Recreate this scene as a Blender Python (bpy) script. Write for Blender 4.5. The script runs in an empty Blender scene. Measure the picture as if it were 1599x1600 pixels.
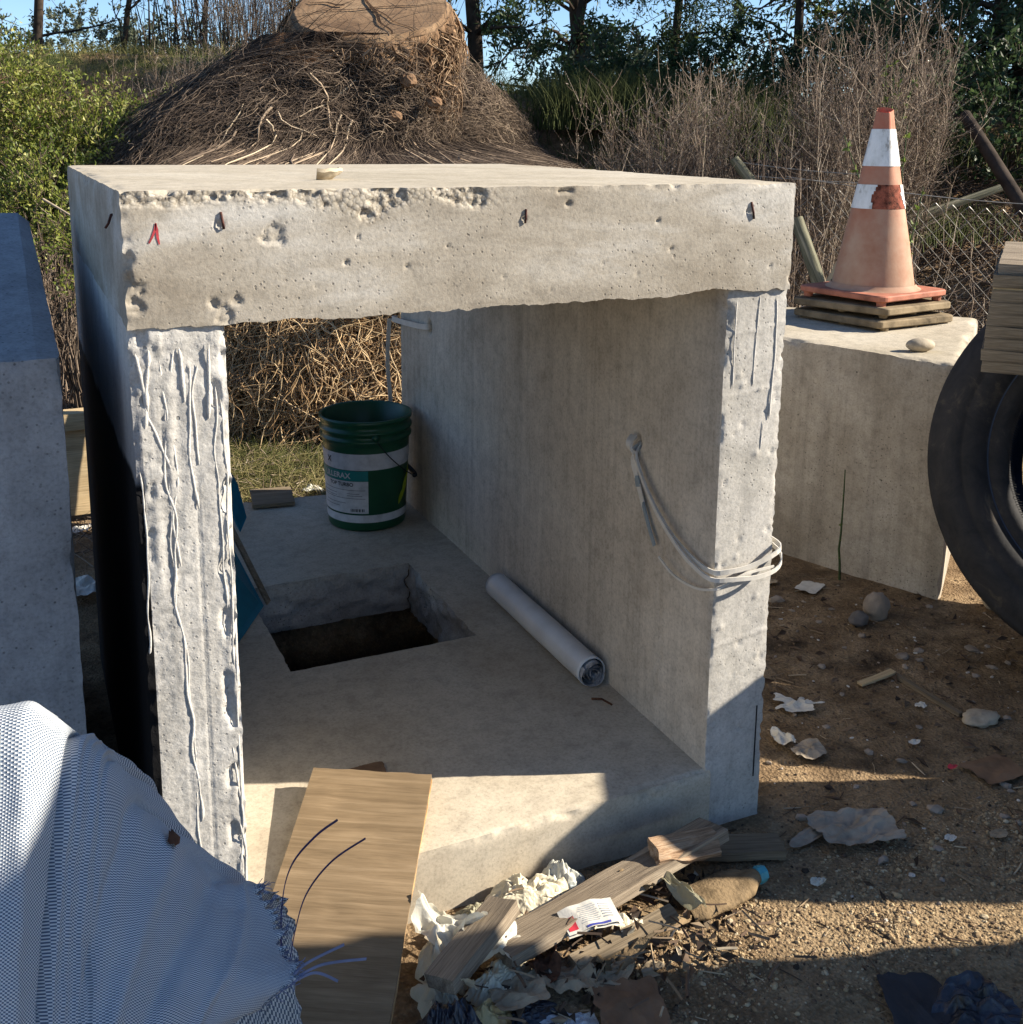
import bpy, math, random
import numpy as np
from mathutils import Matrix, Vector
R = math.radians
SC = bpy.context.scene
COL = SC.collection
random.seed(4)

# ------------------------------------------------------------------ camera, sky, sun, exposure
cam_d = bpy.data.cameras.new('camera'); cam = bpy.data.objects.new('camera', cam_d); COL.objects.link(cam)
_r = Vector((0.90754307, -0.41987345, 0.00847774)); _u = Vector((0.0728567, 0.17729422, 0.98145742)); _f = Vector((0.41359096, 0.89009721, -0.19149273))
cam.matrix_world = Matrix(((_r.x, _u.x, -_f.x, -0.14974), (_r.y, _u.y, -_f.y, -1.64686), (_r.z, _u.z, -_f.z, 1.39803), (0, 0, 0, 1)))
cam_d.sensor_width = 36; cam_d.sensor_fit = 'HORIZONTAL'; cam_d.lens = 36 * 1703.86 / 1599
cam_d.shift_y = -(800 - 543.1) / 1599
cam_d.clip_start = 0.02; cam_d.clip_end = 2000
SC.camera = cam

SUN_EL = 29.0
SUN_AZ = 111.0            # clockwise from +Y
world = bpy.data.worlds.new('World'); SC.world = world; world.use_nodes = True
wn = world.node_tree; bg = wn.nodes['Background']
sky = wn.nodes.new('ShaderNodeTexSky'); sky.sky_type = 'NISHITA'; sky.sun_disc = False
sky.sun_elevation = R(SUN_EL); sky.sun_rotation = R(SUN_AZ); sky.altitude = 1800; sky.air_density = 1.0; sky.dust_density = 0.0; sky.ozone_density = 4.0
wn.links.new(sky.outputs[0], bg.inputs[0]); bg.inputs[1].default_value = 0.078
sl = bpy.data.lights.new('sun', 'SUN'); sl.energy = 5.0; sl.angle = R(0.5); sl.color = (1.0, 0.90, 0.75)
so = bpy.data.objects.new('sun', sl); COL.objects.link(so)
_c = math.cos(R(SUN_EL))
_sd = Vector((-math.sin(R(SUN_AZ)) * _c, -math.cos(R(SUN_AZ)) * _c, -math.sin(R(SUN_EL))))
so.rotation_euler = _sd.to_track_quat('-Z', 'Y').to_euler()
SC.view_settings.view_transform = 'Standard'; SC.view_settings.look = 'None'
SC.view_settings.exposure = 1.28; SC.view_settings.gamma = 1.0; SC.view_settings.use_curve_mapping = False
SC.render.engine = 'CYCLES'

# ------------------------------------------------------------------ numpy noise
def _hash(i, j, k, s):
    h = (i * 374761393 + j * 668265263 + k * 2147483647 + s * 974634777) & 0xFFFFFFFF
    h = ((h ^ (h >> 13)) * 1274126177) & 0xFFFFFFFF
    h = h ^ (h >> 16)
    return (h & 0xFFFFFF) / float(0xFFFFFF)
def vnoise(P, s=0):
    P = np.asarray(P, float); i = np.floor(P).astype(np.int64); f = P - i; f = f * f * (3 - 2 * f)
    o = 0
    for a in (0, 1):
        wa = f[..., 0] if a else 1 - f[..., 0]
        for b in (0, 1):
            wb = f[..., 1] if b else 1 - f[..., 1]
            for c in (0, 1):
                wc = f[..., 2] if c else 1 - f[..., 2]
                o = o + wa * wb * wc * _hash(i[..., 0] + a, i[..., 1] + b, i[..., 2] + c, s)
    return o * 2 - 1
def fbm(P, scale, octv=3, s=0):
    P = np.asarray(P, float) * scale; o = 0; a = 1; t = 0
    for k in range(octv):
        o = o + a * vnoise(P + 17.3 * k, s + k); t += a; a *= 0.5; P = P * 2.03
    return o / t
def V3(x, y, z): return np.stack([np.asarray(x, float) + 0 * np.asarray(y, float) + 0 * np.asarray(z, float),
                                  np.asarray(y, float) + 0 * np.asarray(x, float) + 0 * np.asarray(z, float),
                                  np.asarray(z, float) + 0 * np.asarray(x, float) + 0 * np.asarray(y, float)], -1)
def nrm(v): return v / (np.linalg.norm(v, axis=-1, keepdims=True) + 1e-12)
def sstep(a, b, x):
    t = np.clip((x - a) / (b - a), 0, 1); return t * t * (3 - 2 * t)

# ------------------------------------------------------------------ mesh helpers
class MB:
    def __init__(s): s.v = []; s.q = []; s.t = []; s.n = 0; s.a = []; s.uv = None; s.ng = []
    def add(s, V, Q=None, T=None, a=None):
        V = np.asarray(V, float).reshape(-1, 3)
        if Q is not None and len(Q): s.q.append(np.asarray(Q, np.int64).reshape(-1, 4) + s.n)
        if T is not None and len(T): s.t.append(np.asarray(T, np.int64).reshape(-1, 3) + s.n)
        s.v.append(V); s.n += len(V)
        s.a.append(np.zeros(len(V)) if a is None else np.broadcast_to(np.asarray(a, float), (len(V),)).copy())
        return s
    def grid(s, P, mask=None, flip=False, a=None):
        P = np.asarray(P, float); m, n = P.shape[:2]; a = a.reshape(-1) if isinstance(a, np.ndarray) and a.ndim == 2 else a; idx = np.arange(m * n).reshape(m, n)
        q = np.stack([idx[:-1, :-1], idx[1:, :-1], idx[1:, 1:], idx[:-1, 1:]], -1)
        if flip: q = q[..., ::-1]
        q = q.reshape(-1, 4)
        if mask is not None: q = q[mask.reshape(-1)]
        return s.add(P.reshape(-1, 3), q, a=a)
    def box(s, lo, hi, a=None):
        x0, y0, z0 = lo; x1, y1, z1 = hi
        V = [(x0, y0, z0), (x1, y0, z0), (x1, y1, z0), (x0, y1, z0), (x0, y0, z1), (x1, y0, z1), (x1, y1, z1), (x0, y1, z1)]
        return s.add(V, [(0, 3, 2, 1), (4, 5, 6, 7), (0, 1, 5, 4), (1, 2, 6, 5), (2, 3, 7, 6), (3, 0, 4, 7)], a=a)
    def tubes(s, paths, rad, sides=3, a=None, cap=False):
        """paths [N,K,3], rad [N,K] or scalar"""
        P = np.asarray(paths, float); N, K = P.shape[:2]; rad = np.broadcast_to(np.asarray(rad, float), (N, K))
        T = np.empty_like(P); T[:, 1:-1] = P[:, 2:] - P[:, :-2]; T[:, 0] = P[:, 1] - P[:, 0]; T[:, -1] = P[:, -1] - P[:, -2]; T = nrm(T)
        ref = np.where(np.abs(T[:, :1, 2:3]) > 0.9, np.array([1., 0, 0]), np.array([0, 0, 1.])); ref = np.broadcast_to(ref, P.shape)
        A = nrm(np.cross(T, ref)); B = np.cross(T, A)
        an = np.arange(sides) * 2 * np.pi / sides
        V = P[:, :, None] + rad[:, :, None, None] * (A[:, :, None] * np.cos(an)[:, None] + B[:, :, None] * np.sin(an)[:, None])
        idx = np.arange(N * K * sides).reshape(N, K, sides)
        n2 = np.roll(idx, -1, axis=2)
        q = np.stack([idx[:, :-1], n2[:, :-1], n2[:, 1:], idx[:, 1:]], -1).reshape(-1, 4)
        aa = None if a is None else np.repeat(np.broadcast_to(np.asarray(a, float), (N,)), K * sides)
        s.add(V, q, a=aa)
        if cap and sides > 3:
            b = s.n - N * K * sides
            for i in range(N): s.ng.append([b + j for j in idx[i, 0][::-1]]); s.ng.append([b + j for j in idx[i, -1]])
        return s
    def leaves(s, pos, dirs, length, width, rng, a=None, bend=0.25):
        """rhombus leaves folded about their midrib: 4 verts, 2 tris"""
        pos = np.asarray(pos, float); d = nrm(np.asarray(dirs, float)); N = len(pos)
        L = np.broadcast_to(np.asarray(length, float), (N,))[:, None]; W = np.broadcast_to(np.asarray(width, float), (N,))[:, None]
        sd = nrm(np.cross(d, rng.normal(size=(N, 3)))); up = np.cross(sd, d)
        V = np.stack([pos, pos + d * L * .5 + sd * W * .5 + up * W * bend, pos + d * L, pos + d * L * .5 - sd * W * .5 + up * W * bend], 1)
        idx = np.arange(N * 4).reshape(N, 4)
        t = np.concatenate([idx[:, [0, 1, 2]], idx[:, [0, 2, 3]]])
        s.add(V, None, t, a=None if a is None else np.repeat(np.broadcast_to(np.asarray(a, float), (N,)), 4)); return s
    def lathe(s, prof, n=48, origin=(0, 0, 0), axis=None, a=None):
        """prof list of (r, h)"""
        pr = np.asarray(prof, float); t = np.linspace(0, 2 * np.pi, n + 1)
        P = V3(pr[:, 0][:, None] * np.cos(t), pr[:, 0][:, None] * np.sin(t), pr[:, 1][:, None] + 0 * t)
        if axis is not None:
            ax = np.asarray(axis, float); ax /= np.linalg.norm(ax); aa = np.cross(ax, [0, 0, 1.]); aa = aa / np.linalg.norm(aa) if np.linalg.norm(aa) > 1e-6 else np.array([1., 0, 0]); bb = np.cross(ax, aa)
            P = P[..., :1] * aa + P[..., 1:2] * bb + P[..., 2:3] * ax
        P = P + np.asarray(origin, float)
        return s.grid(P, flip=True, a=a)
    def build(s, name, m, parent=None, smooth=True, off=None, uv=None, weld=False):
        V = np.concatenate(s.v); Q = np.concatenate(s.q) if s.q else np.zeros((0, 4), np.int64); T = np.concatenate(s.t) if s.t else np.zeros((0, 3), np.int64)
        if off is not None: V = V - np.asarray(off, float)
        me = bpy.data.meshes.new(name); ng = s.ng
        loops = np.concatenate([Q.ravel(), T.ravel()] + [np.asarray(g) for g in ng]) if ng else np.concatenate([Q.ravel(), T.ravel()])
        cnt = np.concatenate([np.full(len(Q), 4), np.full(len(T), 3), np.array([len(g) for g in ng], int)])
        st = np.concatenate([[0], np.cumsum(cnt)[:-1]]) if len(cnt) else np.zeros(0)
        me.vertices.add(len(V)); me.vertices.foreach_set('co', V.ravel())
        me.loops.add(len(loops)); me.loops.foreach_set('vertex_index', loops.astype(np.int32))
        me.polygons.add(len(cnt)); me.polygons.foreach_set('loop_start', st.astype(np.int32)); me.polygons.foreach_set('loop_total', cnt.astype(np.int32))
        me.polygons.foreach_set('use_smooth', np.full(len(cnt), smooth))
        at = me.attributes.new('rnd', 'FLOAT', 'POINT'); at.data.foreach_set('value', np.concatenate(s.a).astype(np.float32))
        if uv is not None:
            ul = me.uv_layers.new(name='uv'); UV = np.asarray(uv, float)[loops]; ul.data.foreach_set('uv', UV.ravel())
        me.update(); me.validate()
        me.materials.append(m)
        o = bpy.data.objects.new(name, me); COL.objects.link(o)
        if parent is not None: attach(o, parent)
        return o
def attach(o, parent):
    o.parent = parent; o.matrix_parent_inverse = parent.matrix_basis.inverted()
def thing(name, label, cat, loc=(0, 0, 0), group=None):
    o = bpy.data.objects.new(name, None); COL.objects.link(o); o.location = loc; o.empty_display_size = 0.05
    o.matrix_basis = Matrix.Translation(Vector(loc)); return tag(o, label, cat, group)
def tag(o, label, cat, group=None):
    o['label'] = label; o['category'] = cat
    if group: o['group'] = group
    return o
def stuff(o): o['kind'] = 'stuff'; return o
def struct(o): o['kind'] = 'structure'; return o

# ------------------------------------------------------------------ materials
class NB:
    def __init__(s, name, rough=0.9, spec=0.3):
        s.m = bpy.data.materials.new(name); s.m.use_nodes = True; s.nt = s.m.node_tree; s.b = s.nt.nodes['Principled BSDF']
        s.b.inputs['Roughness'].default_value = rough; s.b.inputs['Specular IOR Level'].default_value = spec
        tc = s.nt.nodes.new('ShaderNodeTexCoord'); s.obj = tc.outputs['Object']; s.uv = tc.outputs['UV']
        s.pos = s.nt.nodes.new('ShaderNodeNewGeometry').outputs['Position']
    def link(s, a, b): s.nt.links.new(a, b)
    def node(s, t): return s.nt.nodes.new(t)
    def setin(s, sock, v):
        if isinstance(v, bpy.types.NodeSocket): s.link(v, sock)
        elif isinstance(v, tuple) and len(v) == 3 and sock.type == 'RGBA': sock.default_value = (*v, 1)
        else: sock.default_value = v
    def mapv(s, scale=(1, 1, 1), rot=(0, 0, 0), vec=None, loc=(0, 0, 0)):
        n = s.node('ShaderNodeMapping'); s.link(vec or s.obj, n.inputs[0]); n.inputs['Scale'].default_value = scale; n.inputs['Rotation'].default_value = rot; n.inputs['Location'].default_value = loc; return n.outputs[0]
    def noise(s, scale, detail=4, rough=.55, vec=None, dist=0):
        n = s.node('ShaderNodeTexNoise'); s.link(vec or s.obj, n.inputs['Vector']); n.inputs['Scale'].default_value = scale; n.inputs['Detail'].default_value = detail; n.inputs['Roughness'].default_value = rough; n.inputs['Distortion'].default_value = dist; return n.outputs[0]
    def vor(s, scale, vec=None, feat='F1', rnd=1):
        n = s.node('ShaderNodeTexVoronoi'); n.feature = feat; s.link(vec or s.obj, n.inputs['Vector']); n.inputs['Scale'].default_value = scale; n.inputs['Randomness'].default_value = rnd; return n.outputs[0]
    def ramp(s, fac, stops):
        n = s.node('ShaderNodeValToRGB'); s.setin(n.inputs[0], fac); cr = n.color_ramp
        while len(cr.elements) < len(stops): cr.elements.new(.5)
        for e, (p, c) in zip(cr.elements, stops):
            e.position = p; e.color = (*c, 1) if isinstance(c, tuple) else (c, c, c, 1)
        return n.outputs[0]
    def mix(s, f, a, b, mode='MIX'):
        n = s.node('ShaderNodeMix'); n.data_type = 'RGBA'; n.blend_type = mode
        s.setin(n.inputs[0], f); s.setin(n.inputs[6], a); s.setin(n.inputs[7], b); return n.outputs[2]
    def math(s, op, a, b=0.0, c=None):
        n = s.node('ShaderNodeMath'); n.operation = op; s.setin(n.inputs[0], a); s.setin(n.inputs[1], b)
        if c is not None: s.setin(n.inputs[2], c)
        return n.outputs[0]
    def sep(s, v=None):
        n = s.node('ShaderNodeSeparateXYZ'); s.link(v or s.obj, n.inputs[0]); return n.outputs
    def attr(s, name='rnd'):
        n = s.node('ShaderNodeAttribute'); n.attribute_name = name; return n.outputs['Fac']
    def smooth(s, v, lo, hi):
        n = s.node('ShaderNodeMapRange'); n.interpolation_type = 'SMOOTHSTEP'; s.setin(n.inputs[0], v); s.setin(n.inputs[1], lo); s.setin(n.inputs[2], hi); return n.outputs[0]
    def color(s, c): s.setin(s.b.inputs['Base Color'], c); return s
    def bump(s, h, strength=.5, dist=.01):
        n = s.node('ShaderNodeBump'); s.setin(n.inputs['Height'], h); n.inputs['Strength'].default_value = strength; n.inputs['Distance'].default_value = dist
        s.link(n.outputs[0], s.b.inputs['Normal']); return s
    def trans(s, c, w=.4):
        t = s.node('ShaderNodeBsdfTranslucent'); s.setin(t.inputs[0], c); mx = s.node('ShaderNodeMixShader'); mx.inputs[0].default_value = w
        s.link(s.b.outputs[0], mx.inputs[1]); s.link(t.outputs[0], mx.inputs[2]); out = [n for n in s.nt.nodes if n.type == 'OUTPUT_MATERIAL'][0]; s.link(mx.outputs[0], out.inputs[0]); return s

def concrete(name, c1, c2, c3, streak=0.0, pits=0.5, bump=.5, black=False, patch=3.0, st3=(1, 1, 1)):
    b = NB(name, .92, .2)
    col = b.ramp(b.noise(patch, 6, .62, b.mapv(st3), .4), [(.34, c1), (.52, c2), (.68, c3)])
    fine = b.noise(160, 4, .7); mid = b.noise(28, 5, .65)
    col = b.mix(.55, col, b.ramp(fine, [(.3, .55), (.5, 1.0), (.75, 1.25)]), 'MULTIPLY')
    col = b.mix(.5, col, b.ramp(mid, [(.32, .66), (.5, 1.0), (.7, 1.15)]), 'MULTIPLY')
    if streak:
        st = b.noise(14, 5, .6, b.mapv((1, 1, .045)), .25); st2 = b.noise(60, 3, .6, b.mapv((1, 1, .03)), .3)
        col = b.mix(streak, col, b.ramp(st, [(.34, .52), (.52, 1.0), (.7, 1.14)]), 'MULTIPLY')
        col = b.mix(streak * .7, col, b.ramp(st2, [(.38, .6), (.5, 1.0), (.65, 1.08)]), 'MULTIPLY')
    v = b.vor(26, b.mapv((1, 1, 1), (.3, .2, .5))); v2 = b.vor(85)
    big = b.ramp(v, [(.06, 0.0), (.10, 1.0)]); sel = b.ramp(b.noise(9, 2), [(.50, 1.0), (.62, 0.0)])
    pit = b.mix(sel, big, 1.0 if False else (1, 1, 1)); pit2 = b.mix(b.ramp(b.noise(5, 2), [(.42, 1.0), (.6, 0.0)]), b.ramp(v2, [(.12, 0.0), (.2, 1.0)]), (1, 1, 1))
    pp = b.mix(1.0, pit, pit2, 'MULTIPLY')
    col = b.mix(pits, col, b.mix(1.0, col, b.ramp(pp, [(0, .35), (1, 1.0)]), 'MULTIPLY'))
    if st3 != (1, 1, 1): ag = b.vor(110, b.mapv((1, 1, 1), (.2, .5, .1))); ag2 = b.vor(230); col = b.mix(b.math('MULTIPLY', b.attr(), .9), col, b.mix(.5, b.ramp(ag, [(.15, (.50, .455, .375)), (.45, (.42, .375, .30)), (.62, (.16, .135, .105))]), b.ramp(ag2, [(.2, (.54, .50, .43)), (.6, (.24, .21, .165))]))); fine = b.math('SUBTRACT', fine, b.math('MULTIPLY', b.math('MULTIPLY', b.attr(), 3.0), b.math('MULTIPLY', ag, ag)))
    if black:  # shade of the narrow gap painted on the left outer face, bluish above
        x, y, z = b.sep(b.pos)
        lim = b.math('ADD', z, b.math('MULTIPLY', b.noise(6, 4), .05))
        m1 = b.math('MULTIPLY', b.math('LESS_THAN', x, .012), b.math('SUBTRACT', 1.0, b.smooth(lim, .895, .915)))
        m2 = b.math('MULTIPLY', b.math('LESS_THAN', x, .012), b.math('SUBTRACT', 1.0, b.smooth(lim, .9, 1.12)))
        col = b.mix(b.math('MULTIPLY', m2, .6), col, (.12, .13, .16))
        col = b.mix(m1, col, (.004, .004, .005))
    b.color(col)
    h = b.math('ADD', b.math('ADD', b.math('MULTIPLY', fine, .25), b.math('MULTIPLY', mid, .6)), b.math('MULTIPLY', pp, .35 * (0.5 + pits)))
    b.bump(h, bump, .006)
    return b.m
def wood(name, c1, c2, c3, scale=1.0, bump=.4, fine=1.0, rough=.85, cross=False):
    """grain runs along local X"""
    b = NB(name, rough, .2)
    v = b.mapv((14 * scale, .9 * scale, 14 * scale) if cross else (.9 * scale, 14 * scale, 14 * scale)); g = b.noise(2.2, 6, .65, v, .9); v2 = b.mapv((90 * scale, 2.5 * scale, 90 * scale) if cross else (2.5 * scale, 90 * scale, 90 * scale)); g2 = b.noise(3, 4, .6, v2, .3)
    col = b.ramp(g, [(.32, c1), (.5, c2), (.66, c3)]); col = b.mix(.6 * fine, col, b.ramp(g2, [(.36, .5), (.52, 1.0), (.7, 1.2)]), 'MULTIPLY')
    col = b.mix(.5, col, b.ramp(b.noise(6, 3), [(.3, .7), (.6, 1.08)]), 'MULTIPLY')
    b.color(col).bump(b.math('ADD', g, b.math('MULTIPLY', g2, .7)), bump, .003); return b.m
def plain(name, c, rough=.6, spec=.4, var=.25, scale=20, bump=.15, metal=0):
    b = NB(name, rough, spec); n = b.noise(scale, 5, .6)
    b.color(b.mix(1.0, c, b.ramp(n, [(.3, 1 - var * 1.4), (.55, 1.0), (.75, 1 + var * .6)]), 'MULTIPLY')).bump(b.noise(scale * 6, 4), bump, .003)
    b.b.inputs['Metallic'].default_value = metal; return b.m
def tinted(name, stops, rough=.85, spec=.2, trans=None, noise=0):
    b = NB(name, rough, spec); c = b.ramp(b.attr(), stops)
    if noise: c = b.mix(.6, c, b.ramp(b.noise(noise, 4), [(.3, .55), (.6, 1.15)]), 'MULTIPLY')
    b.color(c)
    if trans: b.trans(c, trans)
    return b.m

M = {}
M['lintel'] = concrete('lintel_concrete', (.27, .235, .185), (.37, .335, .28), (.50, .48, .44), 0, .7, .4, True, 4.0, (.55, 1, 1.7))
M['top'] = concrete('roof_top_concrete', (.37, .325, .245), (.44, .39, .305), (.49, .445, .36), 0, .3, .35)
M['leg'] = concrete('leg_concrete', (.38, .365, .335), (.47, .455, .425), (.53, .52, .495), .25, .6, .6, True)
M['legr'] = concrete('right_leg_concrete', (.38, .36, .32), (.47, .45, .41), (.54, .52, .485), .25, .7, .35)
M['wall'] = concrete('inner_wall_concrete', (.44, .38, .305), (.54, .475, .39), (.61, .55, .465), .30, .35, .2)
M['floor'] = concrete('floor_concrete', (.40, .34, .255), (.46, .40, .31), (.51, .45, .355), 0, .15, .12)
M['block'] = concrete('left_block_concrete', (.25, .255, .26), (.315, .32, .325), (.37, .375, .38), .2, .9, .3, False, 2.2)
M['blockr'] = concrete('right_block_concrete', (.30, .26, .205), (.40, .355, .29), (.49, .445, .375), .35, .9, .6)
M['rough'] = concrete('broken_concrete', (.26, .24, .22), (.40, .375, .34), (.52, .49, .44), 0, .9, 1.0)
M['drip'] = plain('mortar_drip', (.50, .485, .455), .9, .2, .12, 40, .4)

# ------------------------------------------------------------------ ground
BK = [(0, 0)]
def terrain(x, y):
    x = np.asarray(x, float); y = np.asarray(y, float)
    dep = .414 * (x + .15) + .89 * (y + 1.647)
    right = sstep(2.3, 3.3, x)
    st = 6.0 + right * (4.3 - 6.0); en = 8.3 + right * (7.6 - 8.3)
    P = V3(x, y, 0 * x)
    z = (1.93 - .32 * right) * sstep(st, en, dep) + .12 * fbm(P, .7, 3, 5) * sstep(4, 8, dep) - 1.2 * sstep(11, 60, dep)
    z = z + .008 * fbm(P, 3, 3, 7) * sstep(-5, 0, y) + .004 * fbm(P, 22, 3, 8)
    z = z + .035 * np.exp(-((x - .62) ** 2 / .06 + (y + .2) ** 2 / .012))
    pit = ((x > .34) & (x < .95) & (y > .70) & (y < 1.33)); z = np.where(pit, -.42 + .05 * fbm(P, 9, 3, 3), z)
    return z
def axis_coords(segs):
    o = []
    for a, b, s in segs: o.append(np.arange(a, b, s))
    return np.concatenate(o + [[segs[-1][1]]])
gx = axis_coords([(-220, -40, 30), (-40, -8, 4), (-8, -1, .25), (-1, 3.2, .014), (3.2, 6, .07), (6, 16, .3), (16, 40, 3), (40, 220, 30)])
gy = axis_coords([(-60, -6, 9), (-6, -1, .2), (-1, 1.9, .014), (1.9, 4.6, .04), (4.6, 12, .12), (12, 30, 1.0), (30, 60, 5), (60, 420, 40)])
GX, GY = np.meshgrid(gx, gy, indexing='ij')
g = MB(); g.grid(V3(GX, GY, terrain(GX, GY)))
b = NB('earth', .97, .1)
big = b.noise(1.3, 5, .6); mid = b.noise(9, 6, .65); fine = b.noise(90, 5, .7); grit = b.vor(140)
col = b.ramp(mid, [(.3, (.14, .092, .052)), (.5, (.26, .18, .105)), (.68, (.40, .29, .175))])
X, Y, Z_ = b.sep(b.pos)
sandy = b.math('MULTIPLY', b.smooth(Y, .15, -.35), b.smooth(X, .85, 1.1))
col = b.mix(b.math('MULTIPLY', sandy, .75), col, b.ramp(b.noise(30, 5, .7), [(.3, (.22, .15, .085)), (.6, (.44, .33, .20))]))
char = b.ramp(b.noise(4.2, 4, .6, b.mapv((1, 1, 1), loc=(3.1, .4, 0))), [(.54, 0.0), (.66, 1.0)])
col = b.mix(b.math('MULTIPLY', b.math('MULTIPLY', char, b.math('SUBTRACT', 1.0, sandy)), .75), col, (.028, .024, .021))
grass = b.math('MULTIPLY', b.smooth(Z_, 1.72, 1.9), b.ramp(big, [(.3, .3), (.5, 1.0)]))
col = b.mix(grass, col, b.ramp(fine, [(.3, (.05, .07, .02)), (.7, (.16, .18, .06))]))
pit_shade = b.smooth(Z_, -.08, -.2); col = b.mix(pit_shade, col, (.02, .014, .01))  # darkness of the hatch pit painted into the soil colour
orange = b.smooth(Z_, .5, 1.2); col = b.mix(b.math('MULTIPLY', orange, b.math('SUBTRACT', .8, b.math('MULTIPLY', grass, .8))), col, b.ramp(mid, [(.3, (.12, .06, .03)), (.7, (.36, .22, .12))]))
col = b.mix(.7, col, b.ramp(fine, [(.3, .55), (.5, 1.0), (.72, 1.4)]), 'MULTIPLY')
col = b.mix(.5, col, b.ramp(grit, [(.1, 1.5), (.3, 1.0), (.6, .7)]), 'MULTIPLY')
b.color(col).bump(b.math('ADD', b.math('MULTIPLY', mid, 1.2), b.math('ADD', fine, b.math('MULTIPLY', grit, -.5))), .9, .012)
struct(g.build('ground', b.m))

# ------------------------------------------------------------------ the culvert
def chip(P, a, b_, pull, r, amp, fr, thr=0.0, seed=0, only=None):
    """inward displacement near the edge a-b"""
    a = np.array(a, float); b_ = np.array(b_, float); d = b_ - a; L = np.linalg.norm(d); d = d / L
    t = np.clip((P - a) @ d, 0, L); dist = np.linalg.norm(P - (a + t[..., None] * d), axis=-1)
    n = np.clip(fbm(P, fr, 4, seed) - thr + .30, 0, 1.4) * (.35 + 1.1 * sstep(-.15, .35, fbm(P, fr * .22, 2, seed + 3)))
    w = np.exp(-(dist / r) ** 2) * n * amp
    if only is not None: w = w * only(P)
    return w[..., None] * np.array(pull, float)
def box_faces(lo, hi, res, disp, which='xXyYzZ', mb=None, resxyz=None, att=None):
    mb = mb or MB(); lo = np.array(lo, float); hi = np.array(hi, float)
    rs = resxyz or (res, res, res)
    n = [max(2, int((hi[i] - lo[i]) / rs[i]) + 1) for i in range(3)]
    ax = [np.linspace(lo[i], hi[i], n[i]) for i in range(3)]
    for c in which:
        i = 'xyz'.index(c.lower()); o = [k for k in range(3) if k != i]
        A, B = np.meshgrid(ax[o[0]], ax[o[1]], indexing='ij'); P = np.zeros(A.shape + (3,)); P[..., o[0]] = A; P[..., o[1]] = B; P[..., i] = hi[i] if c.isupper() else lo[i]
        av = att(P) if att else None; P = P + disp(P)
        f = c.isupper()
        if i == 1: f = not f
        mb.grid(P, flip=not f, a=av)
    return mb
ZT, ZL = 1.315, 1.118
def spall_mask(P):
    return np.clip(sstep(.62, .50, P[..., 0] + .05 * fbm(P, 14, 2, 9)) * sstep(ZT - .036, ZT - .018, P[..., 2] + .020 * fbm(P, 13, 3, 4) + .024 * np.exp(-((P[..., 0] - .37) / .05) ** 2)), 0, 1)
def d_roof(P):
    D = .0010 * nrm(P - np.array([.6, .6, .9])) * fbm(P, 9, 4, 1)[..., None]
    D = D + chip(P, (0, 0, ZT), (1.2, 0, ZT), (0, 1, -1.0), .007, .006, 60, .0, 2)
    fr = sstep(.004, .0, np.abs(P[..., 1])); nz = fbm(P, 95, 3, 3); nz2 = fbm(P, 190, 3, 13)
    edge_ = .75 * np.exp(-((P[..., 0] - .72) / .05) ** 2) * sstep(ZT - .02, ZT - .01, P[..., 2])
    m_ = sstep(.44, .60, (spall_mask(P) + edge_) * (.62 + .6 * fbm(P, 20, 2, 14)) + .20 * nz)
    D[..., 1] += fr * m_ * (.003 + .008 * np.abs(fbm(P, 62, 3, 11)) + .004 * nz2 + .002 * nz)
    fld = 0
    for (cx_, cz_, rr) in ((.14, 1.13, .013), (.158, 1.150, .008), (.125, 1.148, .007), (.215, 1.247, .016), (.225, 1.238, .010), (.72, 1.285, .005), (.93, 1.2, .004), (.015, 1.15, .014), (.02, 1.175, .010), (1.15, 1.16, .004), (.43, 1.19, .004), (.9, 1.25, .004), (.5, 1.22, .003), (.79, 1.18, .003), (.6, 1.165, .003), (.33, 1.2, .003), (.137, 1.262, .007), (.637, 1.262, .006), (1.094, 1.264, .007), (.69, 1.14, .003), (.28, 1.165, .003), (.35, 1.24, .003), (.86, 1.16, .003)):
        fld = np.maximum(fld, np.exp(-(((P[..., 0] - cx_) ** 2 + (P[..., 2] - cz_) ** 2) / rr ** 2)))
    pm = sstep(.36, .52, fld + .45 * nz * (fld > .05)); D[..., 1] += fr * pm * (.0025 + .004 * nz2 + .003 * np.abs(nz))
    # ragged lower lip
    low = np.exp(-((P[..., 2] - ZL) / .028) ** 2) * sstep(.06, .0, np.abs(P[..., 1]))
    rag = .0075 * fbm(P * np.array([1, .2, .2]), 60, 4, 21) + .002 * fbm(P * np.array([1, .2, .2]), 9, 2, 22) + .008 * np.exp(-((P[..., 0] - 1.03) / .06) ** 2) - .003
    D[..., 2] += low * rag
    D = D + chip(P, (0, 0, ZL), (0, 0, ZT), (1, 1, 0), .010, .009, 60, -.05, 5)
    D = D + chip(P, (0, 0, ZT), (0, 1.3, ZT), (1, 0, -1), .014, .012, 22, .0, 6)
    D = D + chip(P, (1.2, 0, ZL), (1.2, 0, ZT), (-1, 1, 0), .005, .004, 50, .1, 7)
    D = D + chip(P, (1.2, 0, ZT), (1.2, 1.3, ZT), (-1, 0, -1), .01, .008, 22, .0, 8)
    return D
culvert = thing('concrete_culvert', 'large open-fronted concrete box culvert standing on the ground in the middle, with chipped edges', 'concrete culvert', (.6, .6, 0))
mb = MB()
box_faces((0, 0, ZL), (1.2, 1.3, ZT), .0036, d_roof, 'y', mb, None, spall_mask)
box_faces((0, 0, ZL), (1.2, 1.3, ZT), .012, d_roof, 'xXYz', mb, (.0036, .012, .0036))
roof = mb.build('roof_slab', M['lintel'], culvert, off=None)
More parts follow.
